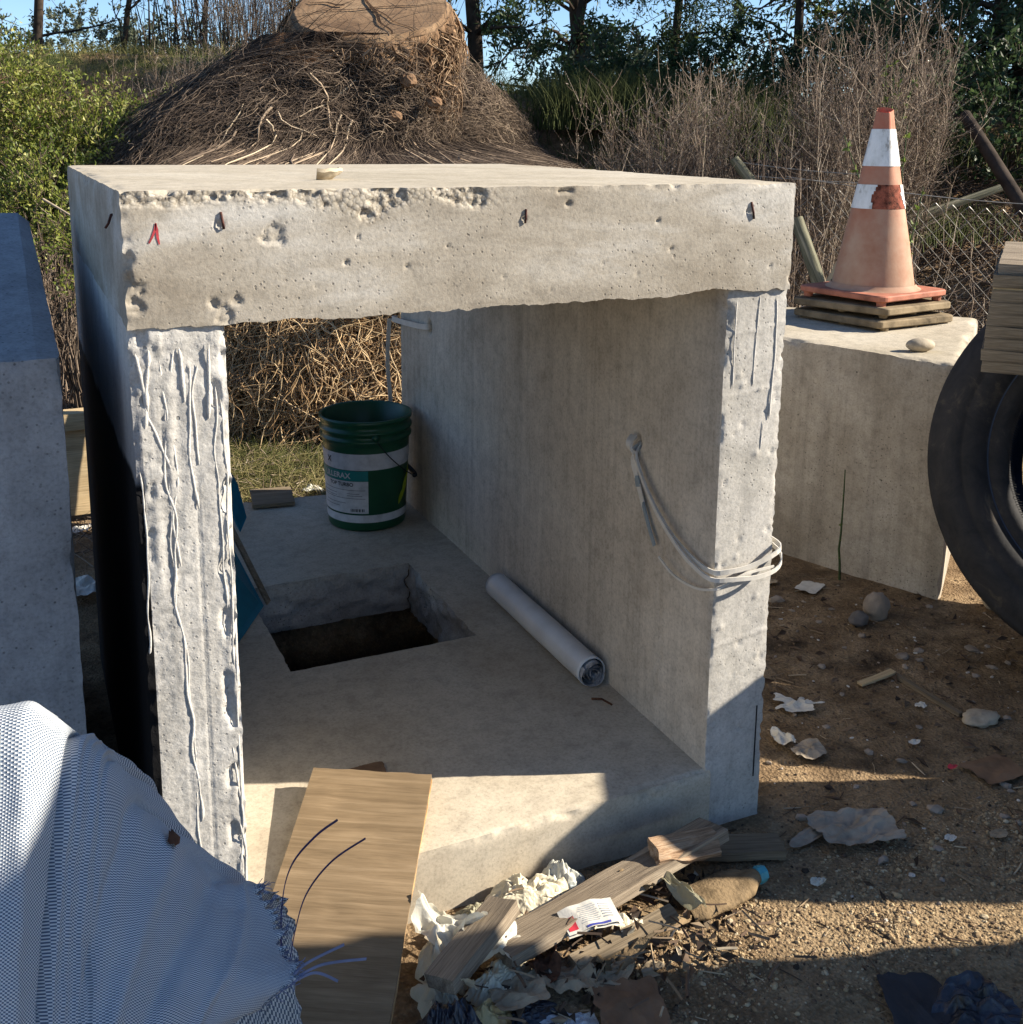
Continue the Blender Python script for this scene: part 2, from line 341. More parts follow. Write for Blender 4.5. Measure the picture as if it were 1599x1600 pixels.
top = MB(); box_faces((0, 0, ZL), (1.2, 1.3, ZT), .012, d_roof, 'Z', top, (.0036, .014, .01))
top.build('roof_top', M['top'], culvert)
def d_left(P):
    D = .002 * nrm(P - np.array([.07, .6, .5])) * fbm(P, 8, 4, 31)[..., None]
    fr = np.abs(P[..., 1] - .005) < .004
    S = P * np.array([1, .3, .07])
    x = P[..., 0]; zz = P[..., 2]
    lump = .8 * sstep(.5, .95, zz + .1 * fbm(P, 6, 2, 37)) * sstep(.10, .03, x) + .55 * sstep(.115, .13, x) + .25
    out = .0045 * np.clip(fbm(S, 75, 3, 33) + .15, -.2, 1) * lump + .0030 * fbm(P, 90, 4, 35) * lump + .0012 * fbm(P, 120, 2, 36)
    out = out + .006 * sstep(.99, 1.07, zz) * fbm(P, 30, 3, 39) 
    D[..., 1] -= fr * out
    notch = sstep(.12, .34, fbm(P * np.array([1, 1, .45]), 42, 3, 44)) * sstep(.108, .124, x) + .6 * sstep(.2, .4, fbm(P * np.array([1, 1, .6]), 50, 3, 46)) * sstep(.035, .02, x) * sstep(.5, .8, zz)
    D[..., 1] += fr * .007 * notch
    # formwork strip grooves
    for gx0 in (.058, .089):
        D[..., 1] += fr * .0018 * sstep(.002, .0, np.abs(x - gx0)) * sstep(.95, .8, zz)
    D = D + chip(P, (.142, .005, 0), (.142, .005, 1.12), (-1, .8, 0), .007, .009, 45, -.1, 41)
    D = D + chip(P, (0, .005, 0), (0, .005, 1.12), (1, .8, 0), .007, .008, 45, .0, 42)
    return D
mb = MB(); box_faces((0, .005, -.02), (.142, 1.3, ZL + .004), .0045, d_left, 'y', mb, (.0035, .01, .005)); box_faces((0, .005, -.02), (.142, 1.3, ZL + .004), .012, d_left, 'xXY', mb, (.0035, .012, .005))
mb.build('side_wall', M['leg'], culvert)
def d_right(P):
    D = .0022 * nrm(P - np.array([1.13, .6, .5])) * fbm(P, 7, 4, 51)[..., None]
    fr = np.abs(P[..., 1] - .008) < .004
    D[..., 1] -= fr * (.0006 * fbm(P, 70, 3, 52) + .003 * np.clip(fbm(P * np.array([1, 1, .12]), 60, 2, 53) - .3, 0, 1) * sstep(.8, 1.05, P[..., 2]))
    for z0, w_ in ((.41, .5), (1.04, .35), (.33, .2), (.92, .3)):
        D[..., 1] -= fr * .004 * w_ * np.exp(-((P[..., 2] - z0 - .012 * (P[..., 0] - 1.13) * 8 + .004 * fbm(P, 20, 2, 56)) / .003) ** 2)
    rr = random.Random(5)
    for k in range(26):
        cx_ = rr.uniform(1.075, 1.19); cz_ = rr.uniform(.2, 1.0); s_ = rr.uniform(.0025, .006)
        D[..., 1] += fr * (.004 if k % 3 else -.004) * np.exp(-((P[..., 0] - cx_) ** 2 + (P[..., 2] - cz_) ** 2) / s_ ** 2)
    D = D + chip(P, (1.06, .008, 0), (1.06, .008, 1.12), (1, .8, 0), .005, .006, 70, -.1, 54)
    D = D + chip(P, (1.06, .008, 1.0), (1.06, .008, 1.13), (1, .9, 0), .02, .02, 30, -.2, 58)
    D = D + chip(P, (1.2, .008, 0), (1.2, .008, 1.12), (-1, .8, 0), .006, .006, 60, .1, 55)
    hole = np.exp(-(((P[..., 1] - .305) / .012) ** 2 + ((P[..., 2] - .748) / .014) ** 2) ** 2) + np.exp(-(((P[..., 1] - 1.58) / .016) ** 2 + ((P[..., 2] - .79) / .02) ** 2) ** 2)
    D[..., 0] += (np.abs(P[..., 0] - 1.06) < .004) * .035 * hole
    crack = sstep(.004, .0, np.abs(P[..., 1] - .19 - .03 * fbm(P * np.array([0, 0, 1]), 9, 3, 57))) * (P[..., 2] > .18) * (P[..., 2] < .6)
    D[..., 0] += (np.abs(P[..., 0] - 1.06) < .004) * .004 * crack
    return D
mb = MB(); box_faces((1.06, .008, -.02), (1.2, 1.86, ZL + .004), .005, d_right, 'y', mb)
box_faces((1.06, .008, -.02), (1.2, 1.86, ZL + .004), .02, d_right, 'XYZ', mb, (.005, .02, .005))
mb.build('side_wall', M['legr'], culvert)
mb = MB(); box_faces((1.06, .008, -.02), (1.2, 1.86, ZL + .004), .008, d_right, 'x', mb, (.005, .006, .008))
mb.build('inner_wall_face', M['wall'], culvert)
# floor with hatch hole
HX0, HX1, HY0, HY1, ZF = .392, .874, .756, 1.280, .134
def d_floor(P):
    D = np.zeros_like(P); D[..., 2] += .0012 * fbm(P, 6, 3, 61)
    D = D + chip(P, (.142, 0, ZF), (1.06, 0, ZF), (0, .9, -.8), .010, .009, 48, -.15, 62)
    D = D + chip(P, (.9, 0, ZF - .01), (.96, 0, ZF - .01), (0, 1, -.5), .014, .02, 48, -.3, 66)
    inn = (P[..., 0] > HX0 - .03) & (P[..., 0] < HX1 + .03) & (P[..., 1] > HY0 - .03) & (P[..., 1] < HY1 + .03)
    rr = inn * .011 * np.exp(-np.clip(ZF - P[..., 2], 0, 1) / .5)
    D[..., 0] += rr * fbm(P, 26, 3, 63) * np.where(np.abs(P[..., 1] - HY0) < .012, .2, 1); D[..., 1] += rr * fbm(P, 26, 3, 64) * np.where(np.abs(P[..., 1] - HY0) < .004, .5, 1)
    rec = (P[..., 2] < ZF - .006) & inn
    D[..., 0] += rec * .012 * fbm(P, 40, 3, 68); D[..., 1] += rec * .014 * fbm(P, 40, 3, 69)
    return D
fx = axis_coords([(.142, HX0, .008), (HX0, HX1, .008), (HX1, 1.07, .008)]); fy = axis_coords([(0, .06, .004), (.06, HY0, .012), (HY0, HY1, .01), (HY1, 2.02, .015)])
A, B = np.meshgrid(fx, fy, indexing='ij'); P = V3(A, B, ZF + 0 * A); cxm = (A[:-1, :-1] + A[1:, 1:]) / 2; cym = (B[:-1, :-1] + B[1:, 1:]) / 2
# back edge uneven
P[..., 1] += np.where(B > 1.85, -.12 * (A - .55) + .02 * fbm(P, 8, 3, 65), 0) * sstep(1.8, 2.02, B)
mb = MB(); mb.grid(P + d_floor(P), mask=~((cxm > HX0) & (cxm < HX1) & (cym > HY0) & (cym < HY1)))
zz = np.linspace(-.03, ZF, 34)
A, B = np.meshgrid(fx, zz, indexing='ij'); P = V3(A, 0 * A, B); mb.grid(P + d_floor(P), flip=False)
A, B = np.meshgrid(fx, [-.03, ZF], indexing='ij'); P = V3(A, 2.02 - .12 * (A - .55), B); mb.grid(P, flip=True)
floor = mb.build('floor_slab', M['floor'], culvert)
mb = MB(); zz = np.linspace(-.01, ZF, 18)
for pts in (V3(*np.meshgrid(np.arange(HX0, HX1 + .004, .008), [HY1], indexing='ij'), 0)[:, 0], V3(*np.meshgrid(np.arange(HX0, HX1 + .004, .008), [HY0], indexing='ij'), 0)[:, 0],
            V3(*np.meshgrid([HX0], np.arange(HY0, HY1 + .004, .008), indexing='ij'), 0)[0], V3(*np.meshgrid([HX1], np.arange(HY0, HY1 + .004, .008), indexing='ij'), 0)[0]):
    P = np.repeat(pts[:, None], len(zz), 1); P[..., 2] = zz; mb.grid(P + d_floor(P))
mb.build('hatch_edge', M['rough'], culvert)
# mortar drips on the left leg
rr = np.random.default_rng(8)
def drip(x0, z0, z1, r, wob, parent, sway=0.0, y=.0015):
    K = max(8, int((z0 - z1) / .010)); t = np.linspace(0, 1, K)
    r = r * .62; wob *= 1.3; ph = rr.uniform(0, 50); px = x0 + wob * fbm(V3(ph, 0, (z0 - t * (z0 - z1))), 10, 2, 71) + sway * t
    rad = r * (.75 + .5 * fbm(V3(ph, 3, t * 30), 1, 2, 72)) * sstep(0, .03, t) ; rad[-4:] *= np.array([1.25, 1.5, 1.2, .4])
    P = V3(px, y + .004 - r * .55, z0 - t * (z0 - z1)); m = MB(); m.tubes(P[None], rad[None], 6); c_ = P[:, 1].mean() + r * .3; m.v[0][:, 1] = c_ + (m.v[0][:, 1] - c_) * .6
    return m.build('mortar_drip', M['drip'], parent)
for (x0, z0, z1, r, wob, sway) in ((.040, 1.07, .30, .0046, .012, .026), (.050, 1.06, .66, .0036, .012, -.004), (.062, 1.08, .74, .0040, .010, -.006), (.083, 1.06, .83, .0046, .010, .000), (.098, 1.06, .90, .0040, .010, -.008),
        (.020, 1.0, .88, .0050, .02, .025), (.009, .90, .60, .0034, .008, .002), (.064, .62, .16, .0034, .006, .004), (.120, 1.02, .66, .0032, .008, .004), (.131, 1.0, .55, .0036, .006, .002), (.136, .62, .30, .0040, .006, 0), (.129, .42, .10, .0042, .008, .004), (.136, .28, .03, .0050, .008, 0), (.028, 1.09, .99, .0070, .01, 0), (.014, 1.08, .96, .0060, .012, 0), (.112, 1.09, .97, .0055, .008, 0), (.074, 1.085, 1.0, .0060, .008, 0)):
    drip(x0, z0, z1, r, wob, culvert, sway)
for (x0, z0, z1, r) in ((1.085, 1.10, .93, .003), (1.135, 1.105, .93, .0026), (1.178, 1.10, .86, .0035), (1.16, .86, .80, .002)):
    drip(x0, z0, z1, r, .004, culvert, -.004, .0035)
# rusty stubs of tie wire on the lintel
M['rust'] = plain('rusty_steel', (.085, .032, .024), .8, .3, .5, 60, .5)
for (x, z, dx, dz) in ((.140, 1.278, .004, -.016), (.640, 1.272, -.002, -.014), (1.098, 1.276, .008, -.022), (.0, 1.27, -.012, -.012)):
    m = MB(); y0 = .004 if x > .01 else .12
    m.tubes(np.array([[(x, y0, z + .004), (x + .2 * dx, y0 - .005, z + .004), (x + .6 * dx, y0 - .007, z - .004 + .4 * dz), (x + dx, y0 - .006, z - .004 + dz)]]), .0021, 6, cap=True); m.build('rusty_stub', M['rust'], culvert)
# red painted mark like a figure 1
M['redpaint'] = plain('red_marker', (.42, .05, .06), .7, .3, .4, 90, .1)
m = MB(); y = -.0009
def stroke(mb, pts, w):
    pts = np.array(pts, float); d = nrm(np.gradient(pts, axis=0)); s_ = np.stack([d[:, 1], -d[:, 0]], -1); w = np.asarray(w)[:, None]
    A_ = pts - s_ * w; B_ = pts + s_ * w
    P = np.stack([V3(A_[:, 0], y, A_[:, 1]), V3(B_[:, 0], y, B_[:, 1])], 1); mb.grid(P)
stroke(m, [(.037, 1.240), (.042, 1.249), (.0465, 1.260), (.0475, 1.268)], [.0012, .0016, .0018, .001]); stroke(m, [(.0475, 1.269), (.049, 1.258), (.0495, 1.248), (.0515, 1.238)], [.0012, .002, .0018, .001])
m.build('painted_mark', M['redpaint'], culvert)
# pencil line on right leg, and a dark hair crack
M['blackline'] = plain('black_marker', (.01, .01, .012), .7, .3)
m = MB(); m.tubes(np.array([[(1.183, .0075, .09 + .16 * t) for t in np.linspace(0, 1, 6)]]) + np.array([0, 0, 0]), .0014, 5); m.build('marker_line', M['blackline'], culvert)

# ------------------------------------------------------------------ neighbouring blocks
def poly_prism(lo, hi_fn, res): pass
lb = thing('concrete_block', 'blue-grey shaded concrete block with a slanting corner at the far left, beside the culvert', 'concrete block', (-.4, .6, 0))
def quadgrid(mb, p00, p10, p11, p01, res, disp=None, flip=False):
    p00, p10, p11, p01 = [np.array(p, float) for p in (p00, p10, p11, p01)]
    nu = max(2, int(max(np.linalg.norm(p10 - p00), np.linalg.norm(p11 - p01)) / res) + 1); nv = max(2, int(max(np.linalg.norm(p01 - p00), np.linalg.norm(p11 - p10)) / res) + 1)
    u, v = np.meshgrid(np.linspace(0, 1, nu), np.linspace(0, 1, nv), indexing='ij'); u = u[..., None]; v = v[..., None]
    P = (1 - u) * (1 - v) * p00 + u * (1 - v) * p10 + u * v * p11 + (1 - u) * v * p01
    if disp: P = P + disp(P)
    mb.grid(P, flip=flip)
def d_lb(P):
    D = .003 * fbm(P, 5, 4, 81)[..., None] * np.array([1, -1, 1.]) + .0006 * fbm(P, 60, 3, 84)[..., None] * np.array([1, 1, 1.])
    D = D + chip(P, (-.9, .12, 1.06), (-.088, .12, 1.06), (0, .8, -.8), .02, .012, 14, 0, 82) + chip(P, (-.088, .12, 0), (-.088, .12, 1.06), (-1, 1, 0), .012, .012, 20, 0, 83)
    return D
xr = -.088; c = .032
m = MB()
quadgrid(m, (-1.1, .12, -.02), (xr, .12, -.02), (xr, .12, 1.06), (-1.1, .12, 1.06), .008, d_lb)
quadgrid(m, (-1.1, .12, 1.06), (xr - c, .12, 1.06), (xr - c, 1.2, 1.207), (-1.1, 1.2, 1.207), .014, d_lb)
quadgrid(m, (xr - c, .12, 1.06), (xr, .12, 1.055), (xr - .008, 1.2, 1.185), (xr - c, 1.2, 1.207), .01, d_lb)
quadgrid(m, (xr, .12, -.02), (xr - .008, 1.2, -.02), (xr - .008, 1.2, 1.185), (xr, .12, 1.055), .02, d_lb)
quadgrid(m, (xr - .008, 1.2, -.02), (-1.1, 1.2, -.02), (-1.1, 1.2, 1.2), (xr - .008, 1.2, 1.185), .05)
quadgrid(m, (-1.1, 1.2, -.02), (-1.1, .12, -.02), (-1.1, .12, 1.06), (-1.1, 1.2, 1.2), .05)
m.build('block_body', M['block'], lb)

ZB = .741
pA, pC, pD, pB = (2.376, .647), (3.126, 1.265), (2.358, 2.02), (1.96, 1.83)
def d_rb(P):
    D = .004 * fbm(P, 4, 3, 91)[..., None] * np.array([1, 1, .6]) + .0014 * fbm(P, 50, 3, 92)[..., None] * np.array([1, 1, 1.])
    D = D + chip(P, (*pA, ZB), (*pB, ZB), (.7, .5, -1), .014, .014, 26, -.1, 93) + chip(P, (*pA, ZB), (*pC, ZB), (-.3, .8, -1), .014, .012, 26, -.1, 94) + chip(P, (*pA, 0), (*pA, ZB), (0, 1, 0), .02, .02, 16, -.1, 95)
    return D
rb = thing('concrete_block', 'big tan concrete block behind the tyre, carrying the traffic cone', 'concrete block', (2.45, 1.4, 0))
def prism4(pts, z0, z1, res, disp, mb, mbtop):
    for i in range(4):
        a = pts[i]; b_ = pts[(i + 1) % 4]; quadgrid(mb, (*a, z0), (*b_, z0), (*b_, z1), (*a, z1), res, disp)
    quadgrid(mbtop, (*pts[0], z1), (*pts[1], z1), (*pts[2], z1), (*pts[3], z1), res, disp)
m = MB(); mt = MB(); prism4([pA, pC, pD, pB], -.02, ZB, .012, d_rb, m, mt); m.build('block_body', M['blockr'], rb); mt.build('block_top', M['top'], rb)

# ------------------------------------------------------------------ boards
def frame_m(o, xd, yd):
    x = Vector(xd).normalized(); z = x.cross(Vector(yd)).normalized(); y_ = z.cross(x)
    return Matrix(((x.x, y_.x, z.x, o[0]), (x.y, y_.y, z.y, o[1]), (x.z, y_.z, z.z, o[2]), (0, 0, 0, 1)))
def rough_board(L, W, T, seed, res=.012, amp=.0015, ends=.004):
    """local: x 0..L, y 0..W, z -T..0"""
    def dd(P):
        D = amp * fbm(P * np.array([.5, 1, 1]), 30, 3, seed)[..., None] * np.array([0, 1, 1.])
        D[..., 0] += ends * fbm(P, 40, 3, seed + 1) * (np.exp(-P[..., 0] / .01) + np.exp(-(L - P[..., 0]) / .01))
        return D
    return box_faces((0, 0, -T), (L, W, 0), res, dd, 'xXyYzZ', None, (res, min(res, W / 4), max(T / 3, .003)))
def board(name, mat, mtx, L, W, T, seed, label=None, cat=None, parent=None, group=None, res=.012, amp=.0015, ends=.004):
    o = rough_board(L, W, T, seed, res, amp, ends).build(name, mat, None, smooth=True)
    o.matrix_basis = mtx
    if parent is not None: attach(o, parent)
    if label: tag(o, label, cat, group)
    return o
M['ply'] = wood('plywood_face', (.15, .105, .060), (.20, .142, .083), (.245, .178, .108), 1.9, .3, .55, cross=True)
M['plyedge'] = wood('plywood_edge', (.28, .13, .05), (.50, .30, .14), (.62, .42, .22), 4, .6)
M['greywood'] = wood('weathered_wood', (.14, .11, .08), (.25, .20, .145), (.35, .29, .215), 1.6, .8)
M['endwood'] = wood('dark_weathered_wood', (.13, .10, .065), (.21, .165, .11), (.30, .24, .165), 1.3, .6)
M['palewood'] = wood('pale_wood', (.42, .31, .17), (.54, .41, .24), (.62, .49, .30), 1.2, .3)
M['barkwood'] = wood('split_bark', (.16, .09, .05), (.36, .24, .15), (.60, .47, .34), 2.4, 1.0)
TL = Vector((.32, .269, .165)); TR = Vector((.53, .17, .157)); DN = Vector((.068, -.221, .109)) - TL
Lb = DN.length * 1.35; mtx = frame_m(TR + Vector((0, 0, .002)), DN, TL - TR)
# local y runs TR -> TL ; local z = x cross y
ply = thing('plywood_board', 'rectangular brown plywood board lying over the culvert floor edge beside the woven sack', 'plywood board', (.25, -.05, 0))
o = rough_board(Lb, (TL - TR).length, .009, 101, .01, .0012, .006).build('face_veneer', M['ply'], None); o.matrix_basis = mtx; 
zdir = (mtx.to_3x3() @ Vector((0, 0, 1))); sgn = 1 if zdir.z > 0 else -1
attach(o, ply)
m = rough_board(Lb - .004, (TL - TR).length - .002, .008, 105, .008, .003, .006); o2 = m.build('core_layer', M['plyedge'], None); o2.matrix_basis = Matrix.Translation(Vector((0, 0, -.0085))) @ mtx; attach(o2, ply)

def flat_plank(name, p0, p1, width, T, mat, label, cat='plank', seed=0, roll=0.0, **k):
    """top face centre line from p0 to p1"""
    p0 = Vector(p0); p1 = Vector(p1); d = p1 - p0; side = Vector((0, 0, 1)).cross(d).normalized(); side = Matrix.Rotation(roll, 3, d.normalized()) @ side
    return board(name, mat, frame_m(p0 - side * width / 2, d, side), d.length, width, T, seed, label, cat, **k)
flat_plank('wooden_plank', (.50, -.215, .085), (1.02, -.085, .085), .072, .022, M['greywood'], 'long grey weathered plank lying slantwise across the rubbish heap', seed=110, roll=-.15)
flat_plank('wooden_plank', (.375, -.268, .115), (.53, -.168, .135), .058, .024, M['greywood'], 'short weathered plank lying across the lower end of the long plank', seed=114, roll=-.25)
flat_plank('wooden_plank', (1.0, -.06, .03), (1.16, -.12, .025), .06, .018, M['endwood'], 'short dark plank end in shadow at the foot of the right culvert leg', seed=118)
flat_plank('wooden_strip', (.62, -.26, .05), (.84, -.225, .05), .032, .02, M['endwood'], 'narrow dirty slat beneath the printed packet in the rubbish', seed=121, roll=.3)
flat_plank('bark_slab', (.855, -.135, .105), (1.0, -.125, .085), .05, .02, M['barkwood'], 'split reddish bark-covered offcut lying on the upper end of the long plank', 'wood offcut', seed=125, roll=.4, amp=.008, res=.006, ends=.012)
flat_plank('wooden_board', (.56, 2.02, .152), (.70, 2.0, .152), .17, .012, M['endwood'], 'dark flat board lying on the culvert floor at its back edge, left of the bucket', 'board', seed=128)
flat_plank('wooden_offcut', (2.70, 1.64, .80), (2.76, 1.62, .93), .06, .03, M['palewood'], 'small pale cut board end sticking up left behind the traffic cone', 'wood offcut', seed=131)
flat_plank('wooden_plank', (-.18, 2.5, .40), (.5, 2.46, .41), .09, .06, M['palewood'], 'pale plank seen end on through the gap, on top of the yellow board', seed=134)
board('wooden_board', M['palewood'], frame_m((-.2, 2.44, .03), (1, -.05, 0), (0, .12, 1)), .7, .33, .02, 137, 'yellow wooden board standing on edge behind the gap beside the left block', 'board')

# the timber stack over the tyre
ts = thing('timber_stack', 'stack of weathered grey-brown boards resting over the tyre at the right edge', 'timber stack', (2.1, .1, .85))
zs = .885; TSX, TSY = 1.815, .08
for i, (t, dx, dy, mt_) in enumerate(((.026, 0, 0, 'endwood'), (.026, -.004, .002, 'endwood'), (.026, .002, -.002, 'endwood'), (.027, .003, .0, 'endwood'), (.027, .006, .002, 'endwood'), (.026, .008, .001, 'endwood'), (.027, .012, .0, 'endwood'), (.006, .018, .004, 'palewood'), (.028, .012, .0, 'endwood'), (.022, .034, .010, 'greywood'))):
    board('stacked_board', M[mt_], frame_m((TSX + dx * .9, TSY + dy * .5, zs + t), (.64, -.768, -.005), (.768, .64, 0)), .36, .62, t - .0002, 140 + i, parent=ts, res=.012, amp=.0016, ends=.002)
    zs += t
# unseen timber pile, added off-frame along with a tyre to shade the foreground
tp = thing('added_shade_pile', 'unseen tall pile of timber, added outside the right edge to shade the foreground', 'added shade pile', (2.3, -1.3, 0))
for i in range(12):
    board('stacked_board', M['endwood'], frame_m((2.0, -1.95, .16 + i * .16), (0, 1, 0), (1, 0, 0)), 1.10 - .12 * (.16 * i + .08), .5, .157, 160 + i, parent=tp, res=.06)  # boards of the unseen pile added for shade

# ------------------------------------------------------------------ tyres
b = NB('tyre_rubber', .8, .25); n1 = b.noise(11, 9, .72, dist=.6); n2 = b.noise(60, 4)
b.color(b.ramp(n1, [(.38, (.018, .019, .021)), (.58, (.032, .031, .032)), (.72, (.085, .072, .056))])).bump(b.math('ADD', n2, b.math('MULTIPLY', b.vor(30), .3)), .35, .003); M['rubber'] = b.m
def tyre(name, centre, N, Rr, w, label, group=None):
    t = thing(name, label, 'tyre', centre, group)
    c = np.array(centre, float)
    s = Rr / .5
    prof = [(.305, -.070), (.308, -.090), (.322, -.103), (.345, -.106), (.349, -.102), (.353, -.110), (.37, -.125), (.40, -.135), (.405, -.129), (.411, -.134), (.44, -.130), (.468, -.118), (.473, -.111), (.480, -.110), (.49, -.104), (.496, -.085)]
    prof += [(.499, -.06), (.501, 0), (.499, .06)]
    prof += [(r_, -h_) for r_, h_ in prof[:15][::-1]]
    inner = [(.305, .070), (.32, .082), (.35, .105), (.42, .112), (.465, .09), (.475, 0), (.465, -.09), (.42, -.112), (.35, -.105), (.32, -.082), (.305, -.070)]
    P = [(r_ * s, h_ * w / .12) for r_, h_ in prof]; m = MB(); m.lathe(P, 120, c, N); m.build('tyre_casing', M['rubber'], t)
    m = MB(); m.lathe([(r_ * s, h_ * w / .12) for r_, h_ in inner], 96, c, N); m.build('inner_liner', M['liner'], t)
    # torn cord threads round the bead
    N_ = np.array(N, float) / np.linalg.norm(N); aa = np.cross(N_, [0, 0, 1.]); aa /= np.linalg.norm(aa); bb = np.cross(N_, aa); g_ = np.random.default_rng(3); n = 300
    th = np.linspace(0, 2 * np.pi, n, endpoint=False); rad = (np.cos(th)[:, None] * aa + np.sin(th)[:, None] * bb); tan = (-np.sin(th)[:, None] * aa + np.cos(th)[:, None] * bb)
    p0 = c + rad * .307 * s + N_ * .085 * w / .12; p1 = p0 - rad * g_.uniform(.008, .016, n)[:, None] + tan * .006
    m = MB(); m.tubes(np.stack([p0, (p0 + p1) / 2, p1], 1), .0012, 3); m.build('torn_bead_threads', M['rubber'], t); stuff(bpy.data.objects[m and 'torn_bead_threads'] if False else t.children[-1])
    return t
M['liner'] = plain('tyre_liner', (.02, .035, .07), .45, .5, .3, 8, .1)
tyre('truck_tyre', (2.512, .105, .566), (-.818, -.431, .381), .555, .145, 'large worn black truck tyre leaning against the tan block at the right edge')
tyre('truck_tyre', (2.42, -.565, .50), (.50, .866, .02), .50, .13, 'unseen worn tyre added outside the right edge to cast shade on the dirt')  # second tyre is added off-frame for its round shadow

kb = thing('concrete_block', 'low concrete block added unseen behind the big tyre to block sun through its hole', 'concrete block', (2.85, .3, 0))  # added out of view to stop sun passing through the tyre
mk_ = MB(); mk2 = MB(); prism4([(2.60, .36), (2.90, -.17), (3.2, .0), (2.90, .40)], -.02, .41, .04, d_rb, mk_, mk2); mk_.build('block_body', M['blockr'], kb); mk2.build('block_top', M['blockr'], kb)
kc = thing('concrete_block', 'second low concrete block added unseen on the first to block more sun', 'concrete block', (2.85, .35, .4))  # added out of view to close the sunlit slot beside the block
mk_ = MB(); mk2 = MB(); prism4([(2.70, .30), (3.0, .02), (3.2, .25), (2.86, .66)], .42, .86, .05, None, mk_, mk2); mk_.build('block_body', M['blockr'], kc); mk2.build('block_top', M['blockr'], kc)
# ------------------------------------------------------------------ traffic cone and slabs
b = NB('faded_cone_plastic', .75, .25); n = b.noise(7, 5, .65)
X, Y, Z_ = b.sep(b.pos)
dust = b.ramp(n, [(.3, (.33, .165, .10)), (.5, (.40, .25, .17)), (.72, (.46, .335, .24))])
col = b.mix(b.smooth(Z_, .86, 1.5), dust, b.ramp(n, [(.3, (.40, .12, .07)), (.7, (.42, .23, .15))]))
b.color(col).bump(b.noise(90, 4), .2, .002); M['cone'] = b.m
M['conebase'] = plain('cone_base_plastic', (.42, .16, .10), .7, .3, .35, 14, .2)
b = NB('cone_reflective_sleeve', .6, .3); n = b.noise(30, 6, .7, b.mapv((1, 1, .5)))
b.color(b.ramp(n, [(.32, (.30, .28, .25)), (.42, (.62, .62, .60)), (.6, (.74, .74, .73))])).bump(n, .3, .002); M['sleeve'] = b.m
M['conescar'] = plain('torn_sleeve_scar', (.25, .075, .045), .9, .2, .8, 45, .9)
M['redin'] = plain('bright_cone_inside', (.85, .08, .04), .6, .3, .1)
cc = np.array([2.735, 1.41]); ROT = R(10)
cone = thing('traffic_cone', 'faded orange traffic cone with two white bands, torn lower band, standing on the tan block', 'traffic cone', (2.735, 1.41, .831))
def rotp(x, y): return cc[0] + x * math.cos(ROT) - y * math.sin(ROT), cc[1] + x * math.sin(ROT) + y * math.cos(ROT)
def slab(half, z0, z1, mat, name, parent=None, rot=0.0, r_=.03, off=(0, 0), warp=0.0, nn=7):
    pts = []
    for cx_, cy_, a0 in ((1, 1, 0), (-1, 1, 90), (-1, -1, 180), (1, -1, 270)):
        for k in range(nn):
            a_ = R(a0 + 90 * k / (nn - 1)); pts.append((cx_ * (half - r_) + r_ * math.cos(a_), cy_ * (half - r_) + r_ * math.sin(a_)))
    m = MB(); ps = np.array(pts); n_ = len(ps); ca, sa = math.cos(ROT + rot), math.sin(ROT + rot); rings = []
    e = min(.004, (z1 - z0) / 4)
    for (f, z) in ((0.0, z0), (1 - e / half, z0), (1, z0 + e), (1, z1 - e), (1 - e / half, z1), (.5, z1 + .001), (0.0, z1 + .002)):
        q = ps * f; X_ = cc[0] + off[0] + q[:, 0] * ca - q[:, 1] * sa; Y_ = cc[1] + off[1] + q[:, 0] * sa + q[:, 1] * ca
        rings.append(V3(X_, Y_, z + warp * f * np.sin(np.arctan2(q[:, 1], q[:, 0]) * 2 + .6)))
    Rg = np.array(rings); Rg = np.concatenate([Rg, Rg[:, :1]], 1); m.grid(Rg, flip=True)
    return m.build(name, mat, parent, smooth=False)
slab(.192, .838, .860, M['conebase'], 'cone_base', cone, 0, .035)
def taper(z): return .148 + (.030 - .148) * min(1, (z - .862) / (1.495 - .862))
def cone_shell(z0, z1, mat, name, dr=0.0, n=64, scar=False, inner=False):
    m = MB(); zs_ = np.linspace(z0, z1, 24); t = np.linspace(0, 2 * np.pi, n + 1); Tt, Zz = np.meshgrid(t, zs_); rr_ = np.array([[taper(z)] for z in zs_]) + dr
    dent = -.010 * np.exp(-((Tt - 4.9) / .35) ** 2) * sstep(1.15, 1.4, Zz) + .004 * np.cos(4 * Tt) * sstep(.9, 1.5, Zz)
    rr_ = rr_ + dent + .0012 * fbm(V3(np.cos(Tt) * 3, np.sin(Tt) * 3, Zz * 8), 1, 3, 5)
    mask = None
    if scar:
        ang = (Tt + np.pi) % (2 * np.pi) - np.pi; tear = (np.abs(Tt - 4.46 - .3 * fbm(V3(Zz * 20, 0, 0), 1, 3, 8) + (1.06 - Zz) * 0) < .62 - (Zz - 1.215) * 2.0) 
        mk = ~tear; mask = mk[:-1, :-1]
    m.grid(V3(cc[0] + rr_ * np.cos(Tt), cc[1] + rr_ * np.sin(Tt), Zz + (.010 * np.cos(Tt - 1) * (name == 'cone_body') * sstep(1.47, 1.495, Zz))), mask=mask, flip=True)
    return m.build(name, mat, cone)
cone_shell(.858, 1.497, M['cone'], 'cone_body')
m = MB(); m.lathe([(.17, .860), (.158, .866), (.149, .878)], 48, (cc[0], cc[1], 0)); m.build('cone_collar', M['cone'], cone)
cone_shell(1.30, 1.43, M['sleeve'], 'reflective_sleeve', .0022)
cone_shell(1.15, 1.235, M['sleeve'], 'reflective_sleeve', .0022, 96, scar=True)
cone_shell(1.15, 1.235, M['conescar'], 'torn_patch', .0008)
cone_shell(1.40, 1.49, M['redin'], 'cone_inside', -.003)
